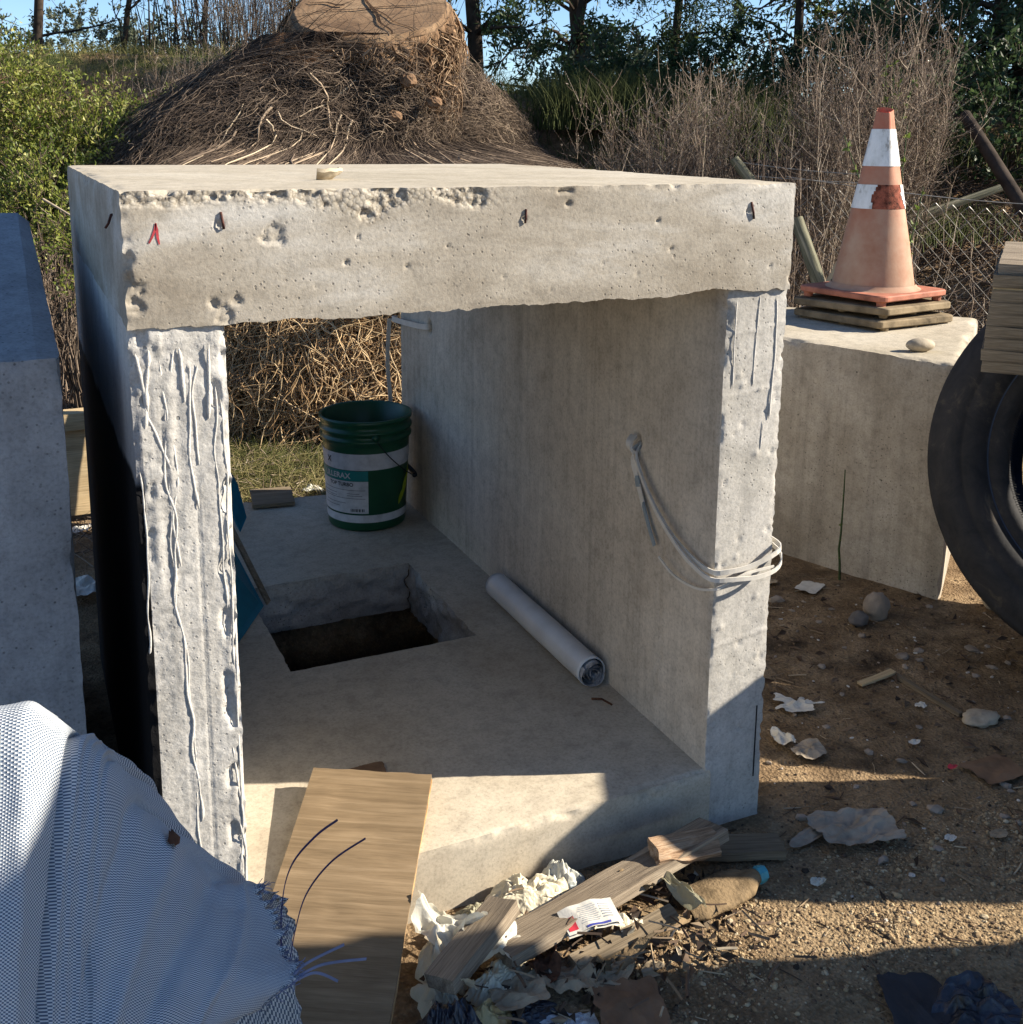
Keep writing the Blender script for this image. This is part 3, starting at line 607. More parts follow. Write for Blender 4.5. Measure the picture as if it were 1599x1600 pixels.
M['slabbrown'] = plain('dusty_brown_slab', (.24, .185, .115), .9, .2, .4, 12, .5)
for i, (z0, z1, rt, of, lab) in enumerate(((.750, .776, -.05, (-.01, -.02), 'bottom dusty brown slab of the two under the traffic cone'), (.793, .819, .04, (-.005, -.006), 'upper dusty brown slab directly under the base of the traffic cone'))):
    t = thing('rubber_slab', lab, 'slab', (cc[0], cc[1], z0))
    slab(.203, z0, z1, M['slabbrown'], 'slab_plate', t, rt, .02, of, .004)
    for (fx_, fy_) in ((1, 1), (-1, 1), (1, -1), (-1, -1), (0, -1), (-1, 0)):
        x_, y_ = rotp(fx_ * .165, fy_ * .175); m = MB(); m.lathe([(0, z0 - .0085), (.014, z0 - .0085), (.016, z0 + .002), (0, z0 + .002)], 10, (x_ + of[0], y_ + of[1], 0)); m.build('foot', M['slabbrown'], t, smooth=False)
for (fx_, fy_) in ((1, 1), (-1, 1), (1, -1), (-1, -1)):
    x_, y_ = rotp(fx_ * .16, fy_ * .16); m = MB(); m.lathe([(0, .819), (.016, .819), (.018, .840), (0, .840)], 10, (x_, y_, 0)); m.build('foot', M['conebase'], cone, smooth=False)

# ------------------------------------------------------------------ stones
def stone_mesh(rx, ry, rz, seed, n=14, amp=.18, fr=2.0):
    m = MB(); th = np.linspace(0, np.pi, n); ph = np.linspace(0, 2 * np.pi, 2 * n + 1); T_, P_ = np.meshgrid(th, ph, indexing='ij')
    D = V3(np.sin(T_) * np.cos(P_), np.sin(T_) * np.sin(P_), np.cos(T_)); r_ = 1 + amp * fbm(D, fr, 3, seed)
    m.grid(D * r_[..., None] * np.array([rx, ry, rz]), flip=False); return m
def stone(name, loc, r_, mat, label, cat='stone', seed=0, rz=0, amp=.18, fr=2.0, n=14, smooth=True, tilt=0, group=None):
    o = stone_mesh(*r_, seed, n, amp, fr).build(name, mat, smooth=smooth); o.location = loc; o.rotation_euler = (tilt, 0, rz); return tag(o, label, cat, group)
M['stone'] = plain('grey_tan_stone', (.42, .36, .27), .85, .3, .3, 25, .3)
M['stoned'] = plain('brown_grey_stone', (.30, .25, .20), .85, .3, .3, 18, .3)
stone('pebble', (2.43, .86, .762), (.046, .026, .022), M['stone'], 'oval grey-tan pebble lying on top of the tan block near its front corner', seed=3, rz=-.35, amp=.06)
stone('stone', (2.11, .64, .035), (.044, .034, .042), M['stoned'], 'rounded brown stone standing on the dirt at the foot of the tan block', seed=5, amp=.42, fr=1.3)
stone('stone', (2.03, .62, .018), (.036, .028, .022), plain('dark_stone', (.13, .12, .115), .8, .3), 'low dark grey stone touching the rounded brown stone at its left', seed=6, rz=.3, amp=.4, fr=1.4)
stone('stone', (2.49, .545, .03), (.04, .03, .033), M['stone'], 'pale angular stone in the sunlit spot left of the tyre', seed=7, amp=.3, smooth=False, n=8)
stone('stone', (2.57, .50, .02), (.05, .035, .028), M['stoned'], 'tan stone half under the tyre beside the sunlit corner of the block', seed=8, amp=.2)
stone('stone', (1.93, .085, .008), (.05, .035, .012), M['stone'], 'flat pale tan stone on the shaded dirt at the right, below the tyre', seed=9, amp=.3, fr=3)
# broken shell-like concrete piece on the roof
b = NB('broken_piece', .9, .2); n = b.noise(40, 4); b.color(b.ramp(n, [(.35, (.30, .24, .16)), (.6, (.50, .43, .32))])).bump(n, .5, .003)
m = MB(); u_, v_ = np.meshgrid(np.linspace(0, 1, 24), np.linspace(0, 1, 10), indexing='ij')
th = (-100 + 120 * u_) * np.pi / 180; rad_ = .050 * (.35 + .65 * v_) + .003 * fbm(V3(u_, v_, 0), 5, 3, 3)
P = V3(.375 + rad_ * np.cos(th) * 1.0, .325 + rad_ * np.sin(th) * .9 + .02, 1.316 + .020 * v_ ** 1.5 + .002 * fbm(V3(u_, v_, 1), 8, 2, 4))
m.grid(P); P2 = P.copy(); P2[..., 2] -= .006; P2[:, 0, 2] = 1.315; m.grid(P2, flip=True)
for e in (0, -1): m.grid(np.stack([P[:, e], P2[:, e]], 1)); m.grid(np.stack([P[e], P2[e]], 0))
tag(m.build('broken_shard', b.m), 'curved broken shard lying on the flat top of the culvert', 'shard')

# ------------------------------------------------------------------ bucket
b = NB('green_bucket_plastic', .35, .5); b.color(b.mix(.4, (.005, .065, .028), b.ramp(b.noise(20, 4), [(.3, .7), (.7, 1.2)]), 'MULTIPLY')); M['green'] = b.m
M['white'] = plain('white_print', (.55, .55, .57), .5, .4, .2, 30, .05)
M['teal'] = plain('teal_print', (.01, .20, .19), .5, .4, .1)
M['ink'] = plain('dark_ink', (.02, .025, .03), .6, .3)
M['leafprint'] = plain('yellow_green_print', (.35, .42, .02), .5, .4, .2, 40)
BX, BY, BZ = .879, 1.70, .136
bk = thing('bucket', 'open green plastic bucket with white bands and printed label, standing on the culvert floor', 'bucket', (BX, BY, BZ))
H = .37
def brad(h): return .128 + (.146 - .128) * h / H
pr = [(.0, .002), (.118, .002), (.124, .0), (.127, .006), (brad(.25), .25), (brad(.275), .275)]
for hc in (.300, .328): pr += [(brad(hc - .008), hc - .008), (brad(hc) + .007, hc - .004), (brad(hc) + .007, hc + .004), (brad(hc + .008), hc + .008)]
pr += [(brad(.352), .352), (brad(.36) + .006, .356), (brad(H) + .006, H - .002), (brad(H) + .001, H), (brad(H) - .003, H - .004), (brad(.2) - .003, .2), (.123, .006), (0, .006)]
m = MB(); m.lathe(pr, 72, (BX, BY, BZ)); m.build('bucket_body', M['green'], bk)
FACE = math.atan2(-1.647 - BY, -.15 - BX)
def cyl_patch(name, mat, ph0, ph1, h0, h1, dr=.0006, n=None, warp=None):
    n = n or max(6, int(abs(ph1 - ph0) / 4)); m = MB(); th = FACE + np.radians(np.linspace(ph0, ph1, n + 1)); hh = np.linspace(h0, h1, 6); T_, H_ = np.meshgrid(th, hh)
    r_ = np.array([[brad(h)] for h in hh]) + dr; m.grid(V3(BX + r_ * np.cos(T_), BY + r_ * np.sin(T_), BZ + H_), flip=True); return m.build(name, mat, bk)
cyl_patch('white_band', M['white'], -180, 180, .208, .262); cyl_patch('white_band', M['white'], -180, 180, .030, .056)
cyl_patch('label_header', M['teal'], -95, 2, .172, .206, .0011); cyl_patch('label_panel', M['white'], -95, 2, .062, .171, .0011)
for (a0, a1, h) in ((-80, -2, .140), (-80, -2, .112), (-75, -45, .127), (-70, -30, .095), (-28, -10, .128), (-28, -6, .121), (-75, -40, .084), (-72, -45, .118)): cyl_patch('label_line', M['ink'], a0, a1, h, h + .0013, .0016)
for k in range(9): cyl_patch('barcode_bar', M['ink'], -23 + k * 2.3, -23 + k * 2.3 + (1.5 if k % 2 else .9), .068, .078, .0016, 2)
def cyl_text(txt, mat, ph_right, h0, size, name, dr=.0018):
    cu = bpy.data.curves.new(name, 'FONT'); cu.body = txt; cu.size = size; cu.align_x = 'RIGHT'; cu.extrude = 0; cu.offset = size * .02
    to = bpy.data.objects.new(name, cu); COL.objects.link(to); bpy.context.view_layer.update()
    me = bpy.data.meshes.new_from_object(to.evaluated_get(bpy.context.evaluated_depsgraph_get())); bpy.data.objects.remove(to); me.materials.clear()
    for v in me.vertices:
        x, y_ = v.co.x, v.co.y; h = h0 + y_; th = FACE + math.radians(ph_right) + x / brad(h); r_ = brad(h) + dr
        v.co = (BX + r_ * math.cos(th), BY + r_ * math.sin(th), BZ + h)
    me.materials.append(mat); o = bpy.data.objects.new(name, me); COL.objects.link(o); attach(o, bk)
cyl_text('ULLERAX', M['white'], -22, .180, .026, 'label_lettering'); cyl_text('TOP TURBO', M['ink'], -18, .154, .017, 'label_lettering'); cyl_text('X', M['ink'], -52, .228, .028, 'label_lettering')
for (a0, h0, s_) in ((50, .075, 1), (60, .10, 1.3), (68, .13, 1.2)):
    m = MB(); t = np.linspace(0, 1, 12); w_ = np.sin(np.pi * t) * 9 * s_; T_ = np.stack([a0 + 14 * t - w_ * .6, a0 + 14 * t + w_ * .6], 1); H_ = np.stack([h0 + .06 * s_ * t] * 2, 1); th = FACE + np.radians(T_); r_ = np.vectorize(brad)(H_) + .0012
    m.grid(V3(BX + r_ * np.cos(th), BY + r_ * np.sin(th), BZ + H_), flip=True); m.build('leaf_print', M['leafprint'], bk)
m = MB(); th = FACE + np.radians(np.linspace(12, 188, 40)); hh = .315 - .17 * np.sin(np.linspace(0, np.pi, 40)) ** .8; r_ = brad(.3) + .006 + .012 * np.sin(np.linspace(0, np.pi, 40)); m.tubes(V3(BX + r_ * np.cos(th), BY + r_ * np.sin(th), BZ + hh)[None], .0018, 6)
m.build('wire_handle', M['ink'], bk)
m = MB(); k0 = 19; q = V3(BX + r_ * np.cos(th), BY + r_ * np.sin(th), BZ + hh)[15:25]; m.tubes(q[None], .008, 8, cap=True); m.build('handle_grip', M['ink'], bk)
m = MB(); th0 = FACE + R(12); m.lathe([(0, 0), (.012, 0), (.012, .012), (0, .012)], 12, (BX + brad(.3) * math.cos(th0), BY + brad(.3) * math.sin(th0), BZ + .315), (math.cos(th0), math.sin(th0), .001)); m.build('handle_lug', M['green'], bk)

# ------------------------------------------------------------------ plastic roll on the floor
M['roll'] = plain('translucent_white_film', (.62, .62, .61), .35, .5, .12, 10, .1); M['rollend'] = plain('rolled_film_edge', (.42, .42, .43), .6, .4, .5, 60, .6)
rl = thing('film_roll', 'long white roll of plastic film lying along the foot of the inner wall', 'plastic roll', (1.0, .68, .134))
a_ = np.array([1.018, .405, .169]); b_ = np.array([1.020, .955, .169]); ax = nrm(b_ - a_); t = np.linspace(0, 1, 40)
m = MB(); L_ = np.linalg.norm(b_ - a_); rad_ = .0345 + .0008 * fbm(V3(t * 9, 0, 0), 1, 3, 4); m.lathe([(.032, .003)] + list(zip(rad_, t * L_)) + [(.032, L_ - .001), (0, L_ - .012)], 40, a_, ax); m.build('film_sleeve', M['roll'], rl)
s_ = np.cross(ax, [0, 0, 1.]); u2 = np.cross(ax, s_); th = np.linspace(0, 2 * np.pi * 3.6, 150); rs_ = .006 + .0265 * th / th[-1] + .0012 * np.sin(th * 3.3); sp = rs_[:, None] * (np.cos(th)[:, None] * s_ + np.sin(th)[:, None] * u2)
m = MB(); dd_ = np.array([-.012, .05]); P = a_ + sp[:, None] + ax * (dd_[:, None] + .0) ; P[:, 0] += ax * (.003 * np.sin(th * 2.1))[:, None]; m.grid(P); m.build('rolled_edge', M['rollend'], rl)
m = MB(); m.add([a_ + ax * .03 + s_ * .033 * math.cos(q_) + u2 * .033 * math.sin(q_) for q_ in np.linspace(0, 2 * np.pi, 24, endpoint=False)]); m.ng.append(list(range(24))); m.build('roll_core', M['ink'], rl)

# ------------------------------------------------------------------ straps
M['strap'] = plain('white_plastic_strap', (.62, .59, .53), .45, .5, .12, 30, .05); M['strapb'] = plain('blue_grey_tape', (.25, .30, .33), .5, .4)
def ribbon(name, pts, width, mat, parent=None, label=None, up=(0, 0, 1), n=40, cat='strap', group=None, T=.0012):
    pts = np.array(pts, float); tt = np.linspace(0, 1, len(pts)); t = np.linspace(0, 1, n)
    def cr(t):
        k = np.clip((t * (len(pts) - 1)).astype(int), 0, len(pts) - 2); f = (t * (len(pts) - 1) - k)[:, None]
        p0 = pts[np.maximum(k - 1, 0)]; p1 = pts[k]; p2 = pts[k + 1]; p3 = pts[np.minimum(k + 2, len(pts) - 1)]
        return .5 * ((2 * p1) + (-p0 + p2) * f + (2 * p0 - 5 * p1 + 4 * p2 - p3) * f ** 2 + (-p0 + 3 * p1 - 3 * p2 + p3) * f ** 3)
    P = cr(t); d = nrm(np.gradient(P, axis=0)); up = np.broadcast_to(np.array(up, float), P.shape); s_ = nrm(up - (up * d).sum(-1, keepdims=True) * d); no = np.cross(s_, d)
    Q_ = np.stack([P - s_ * width / 2 + no * T, P + s_ * width / 2 + no * T, P + s_ * width / 2 - no * T, P - s_ * width / 2 - no * T, P - s_ * width / 2 + no * T], 1)
    m = MB(); m.grid(Q_); o = m.build(name, mat, parent, smooth=False)
    if label: tag(o, label, cat, group)
    return o
sp = thing('strap_bundle', 'white plastic straps tied through the wall hole and looped round the right culvert leg', 'straps', (1.05, .2, .6))
ribbon('strap_loop', [(1.072, .305, .742), (1.05, .29, .72), (1.046, .23, .655), (1.043, .14, .60), (1.046, .06, .572), (1.052, .004, .565), (1.075, -.010, .566), (1.13, -.014, .570), (1.195, -.014, .590), (1.212, .01, .60), (1.214, .12, .60)], .010, M['strap'], sp)
ribbon('strap_loop', [(1.072, .300, .745), (1.045, .285, .715), (1.038, .20, .64), (1.034, .10, .585), (1.038, .03, .560), (1.048, -.006, .553), (1.085, -.018, .552), (1.15, -.022, .549), (1.200, -.016, .560), (1.214, .008, .585), (1.212, .1, .595)], .009, M['strap'], sp)
ribbon('strap_loop', [(1.040, .175, .535), (1.042, .12, .515), (1.046, .05, .515), (1.051, -.001, .530), (1.068, -.010, .537), (1.12, -.012, .555), (1.19, -.012, .560)], .005, M['strap'], sp)
ribbon('strap_tail', [(1.072, .308, .742), (1.047, .302, .725), (1.050, .285, .67), (1.052, .255, .61)], .013, M['strap'], sp)
ribbon('taped_tail', [(1.050, .287, .678), (1.0505, .280, .655)], .0145, M['strapb'], sp, T=.002); ribbon('taped_tail', [(1.0515, .262, .625), (1.050, .235, .585), (1.048, .205, .548)], .012, M['strapb'], sp)
ribbon('strap_knot', [(1.055, .312, .760), (1.038, .300, .752), (1.036, .296, .738), (1.052, .300, .728)], .016, M['strap'], sp, up=(0, 1, .3), T=.003)
ribbon('strap', [(1.075, 1.59, .795), (1.052, 1.60, .79), (1.040, 1.72, .782), (1.035, 1.875, .775), (1.06, 1.90, .772)], .018, M['strap'], None, 'pale strap tied through the far hole at the back end of the inner wall')
ribbon('strap', [(1.028, 1.885, .775), (1.022, 1.895, .62), (1.03, 1.89, .45), (1.02, 1.90, .33)], .014, M['strap'], None, 'thin pale strap hanging down at the back edge of the wall, behind the bucket', up=(1, 0, 0))

# ------------------------------------------------------------------ blue boards at the left inside
M['bluepaint'] = plain('blue_painted_face', (.006, .13, .19), .6, .35, .2, 12, .15)
bl = thing('blue_board', 'wooden board with blue painted face leaning against the inside of the left culvert wall', 'board', (.35, 1.3, .134))
def slab_pts(name, pts, T, nrm_, mat, parent):
    pts = np.array(pts, float); n_ = nrm(np.array(nrm_, float)) * T; m = MB(); m.add(np.concatenate([pts, pts + n_])); k = len(pts)
    m.ng.append(list(range(k))[::-1]); m.ng.append([k + i for i in range(k)])
    for i in range(k): m.ng.append([i, (i + 1) % k, k + (i + 1) % k, k + i])
    return m.build(name, mat, parent, smooth=False)
slab_pts('blue_face', [(.2, .75, .14), (.412, 1.14, .14), (.33, 1.60, .345), (.28, 1.9, .50), (.19, 2.0, .60), (.15, 1.2, .55)], .006, (-.6, .5, -.5), M['bluepaint'], bl)
slab_pts('wood_edge', [(.423, 1.14, .142), (.438, 1.17, .138), (.372, 1.64, .335), (.285, 1.93, .50), (.279, 1.90, .505), (.35, 1.60, .350)], .006, (-.6, .5, -.5), M['endwood'], bl)
bl2 = thing('blue_board', 'second rounded blue board standing behind the leaning blue one, left of the bucket', 'board', (.45, 1.7, .134))
slab_pts('blue_face', [(.30, 1.82, .46), (.37, 1.9, .46), (.43, 1.88, .38), (.475, 1.80, .28), (.485, 1.72, .19), (.46, 1.70, .15), (.44, 1.72, .22), (.38, 1.78, .36)], .008, (-.3, 1, 0), M['bluepaint'], bl2)
flat_plank('wooden_stick', (.50, 2.15, .05), (.33, 2.35, .62), .05, .02, M['palewood'], 'split pale wooden stake leaning behind the left culvert leg, seen in the opening', 'stake', seed=190)

# ------------------------------------------------------------------ woven sack
CP = np.array([[(-0.219, -0.605, 0.871), (-0.16, -0.611, 0.863), (-0.127, -0.571, 0.809), (-0.091, -0.545, 0.747), (-0.052, -0.535, 0.667), (0.006, -0.525, 0.579), (0.054, -0.512, 0.534)], [(-0.221, -0.659, 0.825), (-0.17, -0.672, 0.822), (-0.139, -0.638, 0.784), (-0.104, -0.611, 0.723), (-0.06, -0.592, 0.647), (0.002, -0.569, 0.573), (0.07, -0.545, 0.518)], [(-0.224, -0.702, 0.773), (-0.179, -0.712, 0.772), (-0.15, -0.683, 0.737), (-0.115, -0.658, 0.689), (-0.067, -0.638, 0.627), (0.0, -0.615, 0.565), (0.069, -0.591, 0.512)], [(-0.227, -0.745, 0.726), (-0.188, -0.752, 0.724), (-0.159, -0.722, 0.691), (-0.123, -0.697, 0.649), (-0.073, -0.674, 0.603), (-0.008, -0.657, 0.56), (0.07, -0.636, 0.514)], [(-0.23, -0.777, 0.675), (-0.197, -0.781, 0.672), (-0.168, -0.755, 0.645), (-0.131, -0.735, 0.613), (-0.082, -0.719, 0.581), (-0.029, -0.684, 0.545), (0.037, -0.654, 0.514)], [(-0.233, -0.808, 0.627), (-0.206, -0.81, 0.623), (-0.179, -0.784, 0.593), (-0.142, -0.773, 0.567), (-0.097, -0.756, 0.538), (-0.054, -0.716, 0.503), (-0.003, -0.665, 0.482)]])

def catmull(P, n):
    """interpolate control points along axis 0 to n samples"""
    K = len(P); t = np.linspace(0, K - 1, n); k = np.clip(t.astype(int), 0, K - 2); f = (t - k).reshape((-1,) + (1,) * (P.ndim - 1))
    p0 = P[np.maximum(k - 1, 0)]; p1 = P[k]; p2 = P[k + 1]; p3 = P[np.minimum(k + 2, K - 1)]
    return .5 * ((2 * p1) + (-p0 + p2) * f + (2 * p0 - 5 * p1 + 4 * p2 - p3) * f ** 2 + (-p0 + 3 * p1 - 3 * p2 + p3) * f ** 3)
back = CP[:1] + np.array([.07, .12, -.16]); back2 = CP[:1] + np.array([.08, .14, -.45]); rim = CP[:1] + np.array([.02, .035, -.035])
ext = CP[-1:] + np.array([-.02, -.05, -.30]); ext2 = CP[-1:] + np.array([-.03, -.07, -.52])
CPA = np.concatenate([back2, back, rim, CP, ext, ext2]); CPA[-1, :, 2] = .01
NU, NV = 260, 300
G_ = catmull(CPA, NV); G_ = np.swapaxes(catmull(np.swapaxes(G_, 0, 1), NU), 0, 1)
du = np.linalg.norm(np.diff(G_[NV // 2], axis=0), axis=-1).mean(); dv = np.linalg.norm(np.diff(G_[:, NU // 2], axis=0), axis=-1).mean()
UU, VV = np.meshgrid(np.arange(NU) * du, np.arange(NV) * dv)
nor = nrm(np.cross(np.gradient(G_, axis=1), np.gradient(G_, axis=0)))
if nor[NV // 2, NU // 2] @ np.array([-.1, -.9, .4]) < 0: nor = -nor
ul = np.linspace(0, 1, NU)[None, :]; vl = np.linspace(0, 1, NV)[:, None]
fold = 0
for (u0, sl_, wd, am) in ((.335, -.10, .008, -.014), (.36, -.10, .012, .006), (.395, -.06, .005, .005), (.44, -.05, .008, .007), (.475, .02, .006, -.006), (.72, -.45, .03, .012), (.60, -.40, .02, -.009), (.85, -.5, .03, -.010), (.15, .1, .03, .006), (.93, -.3, .015, .006)):
    fold = fold + .7 * am * np.exp(-((ul - u0 - sl_ * (vl - .3)) / wd) ** 2)
step = .004 * sstep(.001, .02, ul - (.335 - .10 * (vl - .3))) * 1.0
wr = .0042 * fbm(V3(UU * 12, VV * 5, 0), 1, 3, 201) + .0012 * fbm(V3(UU * 40, VV * 24, 0), 1, 2, 203)
GG = G_ + nor * (fold + step + wr)[..., None]
# frayed right border
fr_ = .013 * np.round(4 * fbm(V3(0, VV[:, -8:] * 90, 0), 1, 3, 205)) / 4 * np.linspace(0, 1, 8)[None, :]; GG[:, -8:, 0] += fr_; GG[:, -8:, 2] += .4 * fr_
b = NB('woven_plastic_sack', .55, .35)
u_, v_, w_ = b.sep(b.uv); per = .0064
sa = b.math('SINE', b.math('MULTIPLY', u_, 2 * math.pi / per)); sb = b.math('SINE', b.math('MULTIPLY', v_, 2 * math.pi / per)); pr_ = b.math('MULTIPLY', sa, sb)
chk = b.smooth(pr_, -.12, .12)
thin = b.ramp(b.noise(9, 4, .6, b.uv), [(.35, 0.0), (.7, .55)])
col = b.mix(chk, (.64, .655, .65), b.mix(thin, (.06, .095, .15), (.12, .165, .235)))
b.color(col).bump(b.math('ADD', b.math('MULTIPLY', b.math('ABSOLUTE', pr_), 1.0), b.math('MULTIPLY', chk, .3)), .45, .0012); b.trans((.35, .4, .5), .06); M['sack'] = b.m
sk = thing('woven_sack', 'big blue and white woven plastic sack with a frayed edge in the bottom left corner', 'woven sack', (-.1, -.6, 0))
m = MB(); m.grid(GG, flip=True); m.build('sack_cloth', M['sack'], sk, uv=np.stack([UU.ravel(), VV.ravel()], -1))
# frayed threads
g_ = np.random.default_rng(31); edge = GG[60:215, -1]; ii = g_.integers(0, len(edge), 150); p0 = edge[ii]; L_ = g_.uniform(.003, .011, 150)[:, None]
dirv = nrm(np.array([.9, -.1, -.1]) + g_.normal(0, .45, (150, 3))); p2 = p0 + dirv * L_; p1 = (p0 + p2) / 2 + g_.normal(0, .0015, (150, 3))
M['thread'] = plain('blue_thread', (.16, .19, .30), .7, .3); M['purple'] = plain('dark_violet_band', (.035, .025, .09), .5, .4)
m = MB(); m.tubes(np.stack([p0, p1, p2], 1), .0005, 3); stuff(m.build('frayed_threads', M['thread'], sk))
for pts, w_ in (([(.074, -.560, .452), (.088, -.505, .50), (.112, -.455, .515), (.150, -.425, .525), (.182, -.416, .534)], .0028), ([(.078, -.565, .452), (.100, -.52, .478), (.125, -.48, .492), (.165, -.45, .503), (.213, -.434, .510)], .0022)):
    ribbon('loose_band', pts, w_, M['purple'], sk, up=(.3, .2, 1), T=.0006)
for pts in ([(.076, -.575, .455), (.10, -.56, .462), (.150, -.55, .464)], [(.076, -.575, .455), (.11, -.565, .452), (.135, -.575, .440)], [(.080, -.57, .455), (.12, -.56, .455), (.175, -.555, .440)]):
    ribbon('loose_band', pts, .003, M['thread'], sk, up=(.3, .2, 1), T=.0005)
# ragged stain leaf
m = MB(); k = 12; th = np.linspace(0, 2 * np.pi, k, endpoint=False); rad_ = .011 * (1 + .45 * np.sin(th * 3 + .5) * np.cos(th * 2)); vi, ui = int(NV * .335), int(NU * .69); cpt = GG[vi, ui] + nor[vi, ui] * .004
t1 = nrm(GG[vi, ui + 4] - GG[vi, ui]); t2 = np.cross(nor[vi, ui], t1); m.add([cpt + nor[vi, ui] * .003] + [cpt + (t1 * math.cos(a) * .75 + t2 * math.sin(a)) * r_ + nor[vi, ui] * .002 * math.sin(3 * a) for a, r_ in zip(th, rad_)], None, [(0, 1 + i, 1 + (i + 1) % k) for i in range(k)])
M['deadleaf'] = plain('dead_leaf', (.10, .045, .025), .9, .2, .5, 80, .3)
tag(m.build('dead_leaf', M['deadleaf']), 'small dark brown dead leaf stuck on the woven sack', 'leaf')

# ------------------------------------------------------------------ rubbish
def tri(x): return np.abs((x % 1.0) * 2 - 1)
def crumple(name, loc, size, mat, label=None, cat='scrap', h=.02, seed=0, n=40, folds=7, curl=.3, rz=0, shape=None, smooth=False, fr=2.0, parent=None, group=None, edge=.12, dome=0.0):
    g_ = np.random.default_rng(seed); a = np.linspace(0, 2 * np.pi, 4 * n, endpoint=True); r_ = np.linspace(0, 1, n)
    A_, R_ = np.meshgrid(a, r_); per = V3(np.cos(A_), np.sin(A_), 0) ; e = 1 + edge * fbm(per * 1.0, 2.2, 3, seed + 1)
    if shape == 'quad': e = e * np.minimum(1 / np.maximum(np.abs(np.cos(A_)), np.abs(np.sin(A_))), 1.35)
    u = R_ * e * np.cos(A_); v = R_ * e * np.sin(A_); z = 0 * u
    w1 = .35 * fbm(V3(u, v, 3), 1.8, 3, seed + 7); w2 = .35 * fbm(V3(u, v, 9), 1.8, 3, seed + 8); u0_, v0_ = u, v; u = u + w1; v = v + w2
    for k in range(folds):
        th = g_.uniform(0, np.pi); f = .6 * g_.uniform(.35, 1.0) * fr * (1 + k * .25); z = z + tri(f * (u * np.cos(th) + v * np.sin(th)) + g_.uniform()) / (1 + k * .35)
    u, v = u0_, v0_; z = (z - z.min()) / (z.max() - z.min() + 1e-9); z = z * (.6 + .5 * fbm(V3(u, v, 5), 1.6, 2, seed + 9))
    if dome: z = (z * .75 + .5 * dome) * np.sqrt(np.clip(1 - R_ ** 2.2, 0, 1)) + .10 * fbm(V3(u * 3, v * 1.2, 0), 2.5, 3, seed + 11) * (1 - R_)
    z = z * h * (1 - .35 * R_) + curl * h * R_ ** 2 * np.maximum(0, np.cos(A_ * 2 + seed)); px = 1 + .10 * fbm(V3(u, v, 0), 4, 2, seed + 3)
    ca, sa = math.cos(rz), math.sin(rz); X_ = u * size[0] * px; Y_ = v * size[1] * px
    P = V3(X_ * ca - Y_ * sa, X_ * sa + Y_ * ca, z)
    m = MB(); m.grid(P); o = m.build(name, mat, parent, smooth=smooth); o.location = loc
    if parent is not None: o.parent = parent; o.matrix_parent_inverse = parent.matrix_basis.inverted()
    if label: tag(o, label, cat, group)
    return o
def bag(name, loc, size, mat, label, seed=0, amp=.5, rz=0, n=64, cat='plastic bag'):
    return crumple(name, (loc[0], loc[1], max(.004, loc[2] - size[2] * .75)), (size[0] * 1.0, size[1] * 1.0), mat, label, cat, h=size[2] * 1.25, seed=seed, n=90, folds=15, curl=.1, rz=rz, smooth=True, fr=2.6 + amp, edge=.45, dome=1.0)
def filmmat(name, c, stain=(.5, .42, .25), st=.25, rough=.4, tr=.25):
    b = NB(name, rough, .4); n = b.noise(22, 5, .6); col = b.mix(b.ramp(n, [(.5, 0.0), (.7, 1.0)]), c, stain); b.color(b.mix(st, c, col)).bump(b.noise(60, 4, .6, dist=.8), .5, .004); b.trans(c, tr); return b.m
M['bagcream'] = filmmat('cream_film', (.72, .66, .50), (.45, .33, .16), .5); M['bagwhite'] = filmmat('white_film', (.70, .68, .58), (.42, .36, .24), .8)
M['bagolive'] = filmmat('olive_film', (.34, .32, .22), (.22, .19, .12), .6); M['bagyellow'] = filmmat('yellow_stained_film', (.50, .40, .20), (.34, .12, .02), 1.0, tr=.12)
M['bagblack'] = plain('black_film', (.018, .022, .035), .35, .6, .9, 18, .6); M['paper'] = plain('white_paper', (.60, .57, .50), .85, .2, .15, 40, .2)
M['dirtypaper'] = plain('dirty_paper', (.33, .26, .175), .9, .2, .35, 20, .4); M['mud'] = plain('mud_caked_film', (.23, .165, .095), .95, .1, .45, 26, .9)
M['card'] = plain('brown_cardboard', (.22, .135, .08), .9, .2, .35, 12, .5); M['greycloth'] = plain('grey_cloth', (.33, .28, .22), .95, .1, .25, 25, .4); M['styro'] = plain('white_foam', (.66, .68, .72), .8, .2, .15, 90, 1.0)
bag('plastic_bag', (.625, -.065, .055), (.085, .055, .055), M['bagcream'], 'crumpled cream plastic bag heaped against the front of the culvert floor, above the long plank', 301, .6)
bag('plastic_bag', (.70, -.045, .055), (.045, .035, .055), filmmat('printed_film', (.62, .62, .55), (.22, .34, .44), .7), 'pale bag with bluish print beside the crumpled cream bag', 303, .5)
bag('plastic_bag', (.525, -.095, .05), (.055, .055, .06), M['bagolive'], 'dull olive translucent bag behind the short plank', 305, .4)
bag('plastic_bag', (.425, -.165, .085), (.035, .05, .085), M['bagwhite'], 'bright white torn film bunched up along the edge of the plywood board', 307, .9, rz=.4)
bag('plastic_bag', (.395, -.225, .055), (.03, .05, .06), M['bagwhite'], 'white film scrap lower along the plywood board edge, below the bright bunch', 309, .9, rz=.3)
bag('plastic_bag', (.50, -.24, .06), (.062, .034, .040), M['bagcream'], 'wrinkled clear-white bag lying below the end of the short plank', 311, .5, rz=.2)
bag('plastic_bag', (.445, -.29, .045), (.055, .035, .035), M['bagyellow'], 'yellowish film with rusty orange stains at the bottom of the heap', 313, .45)
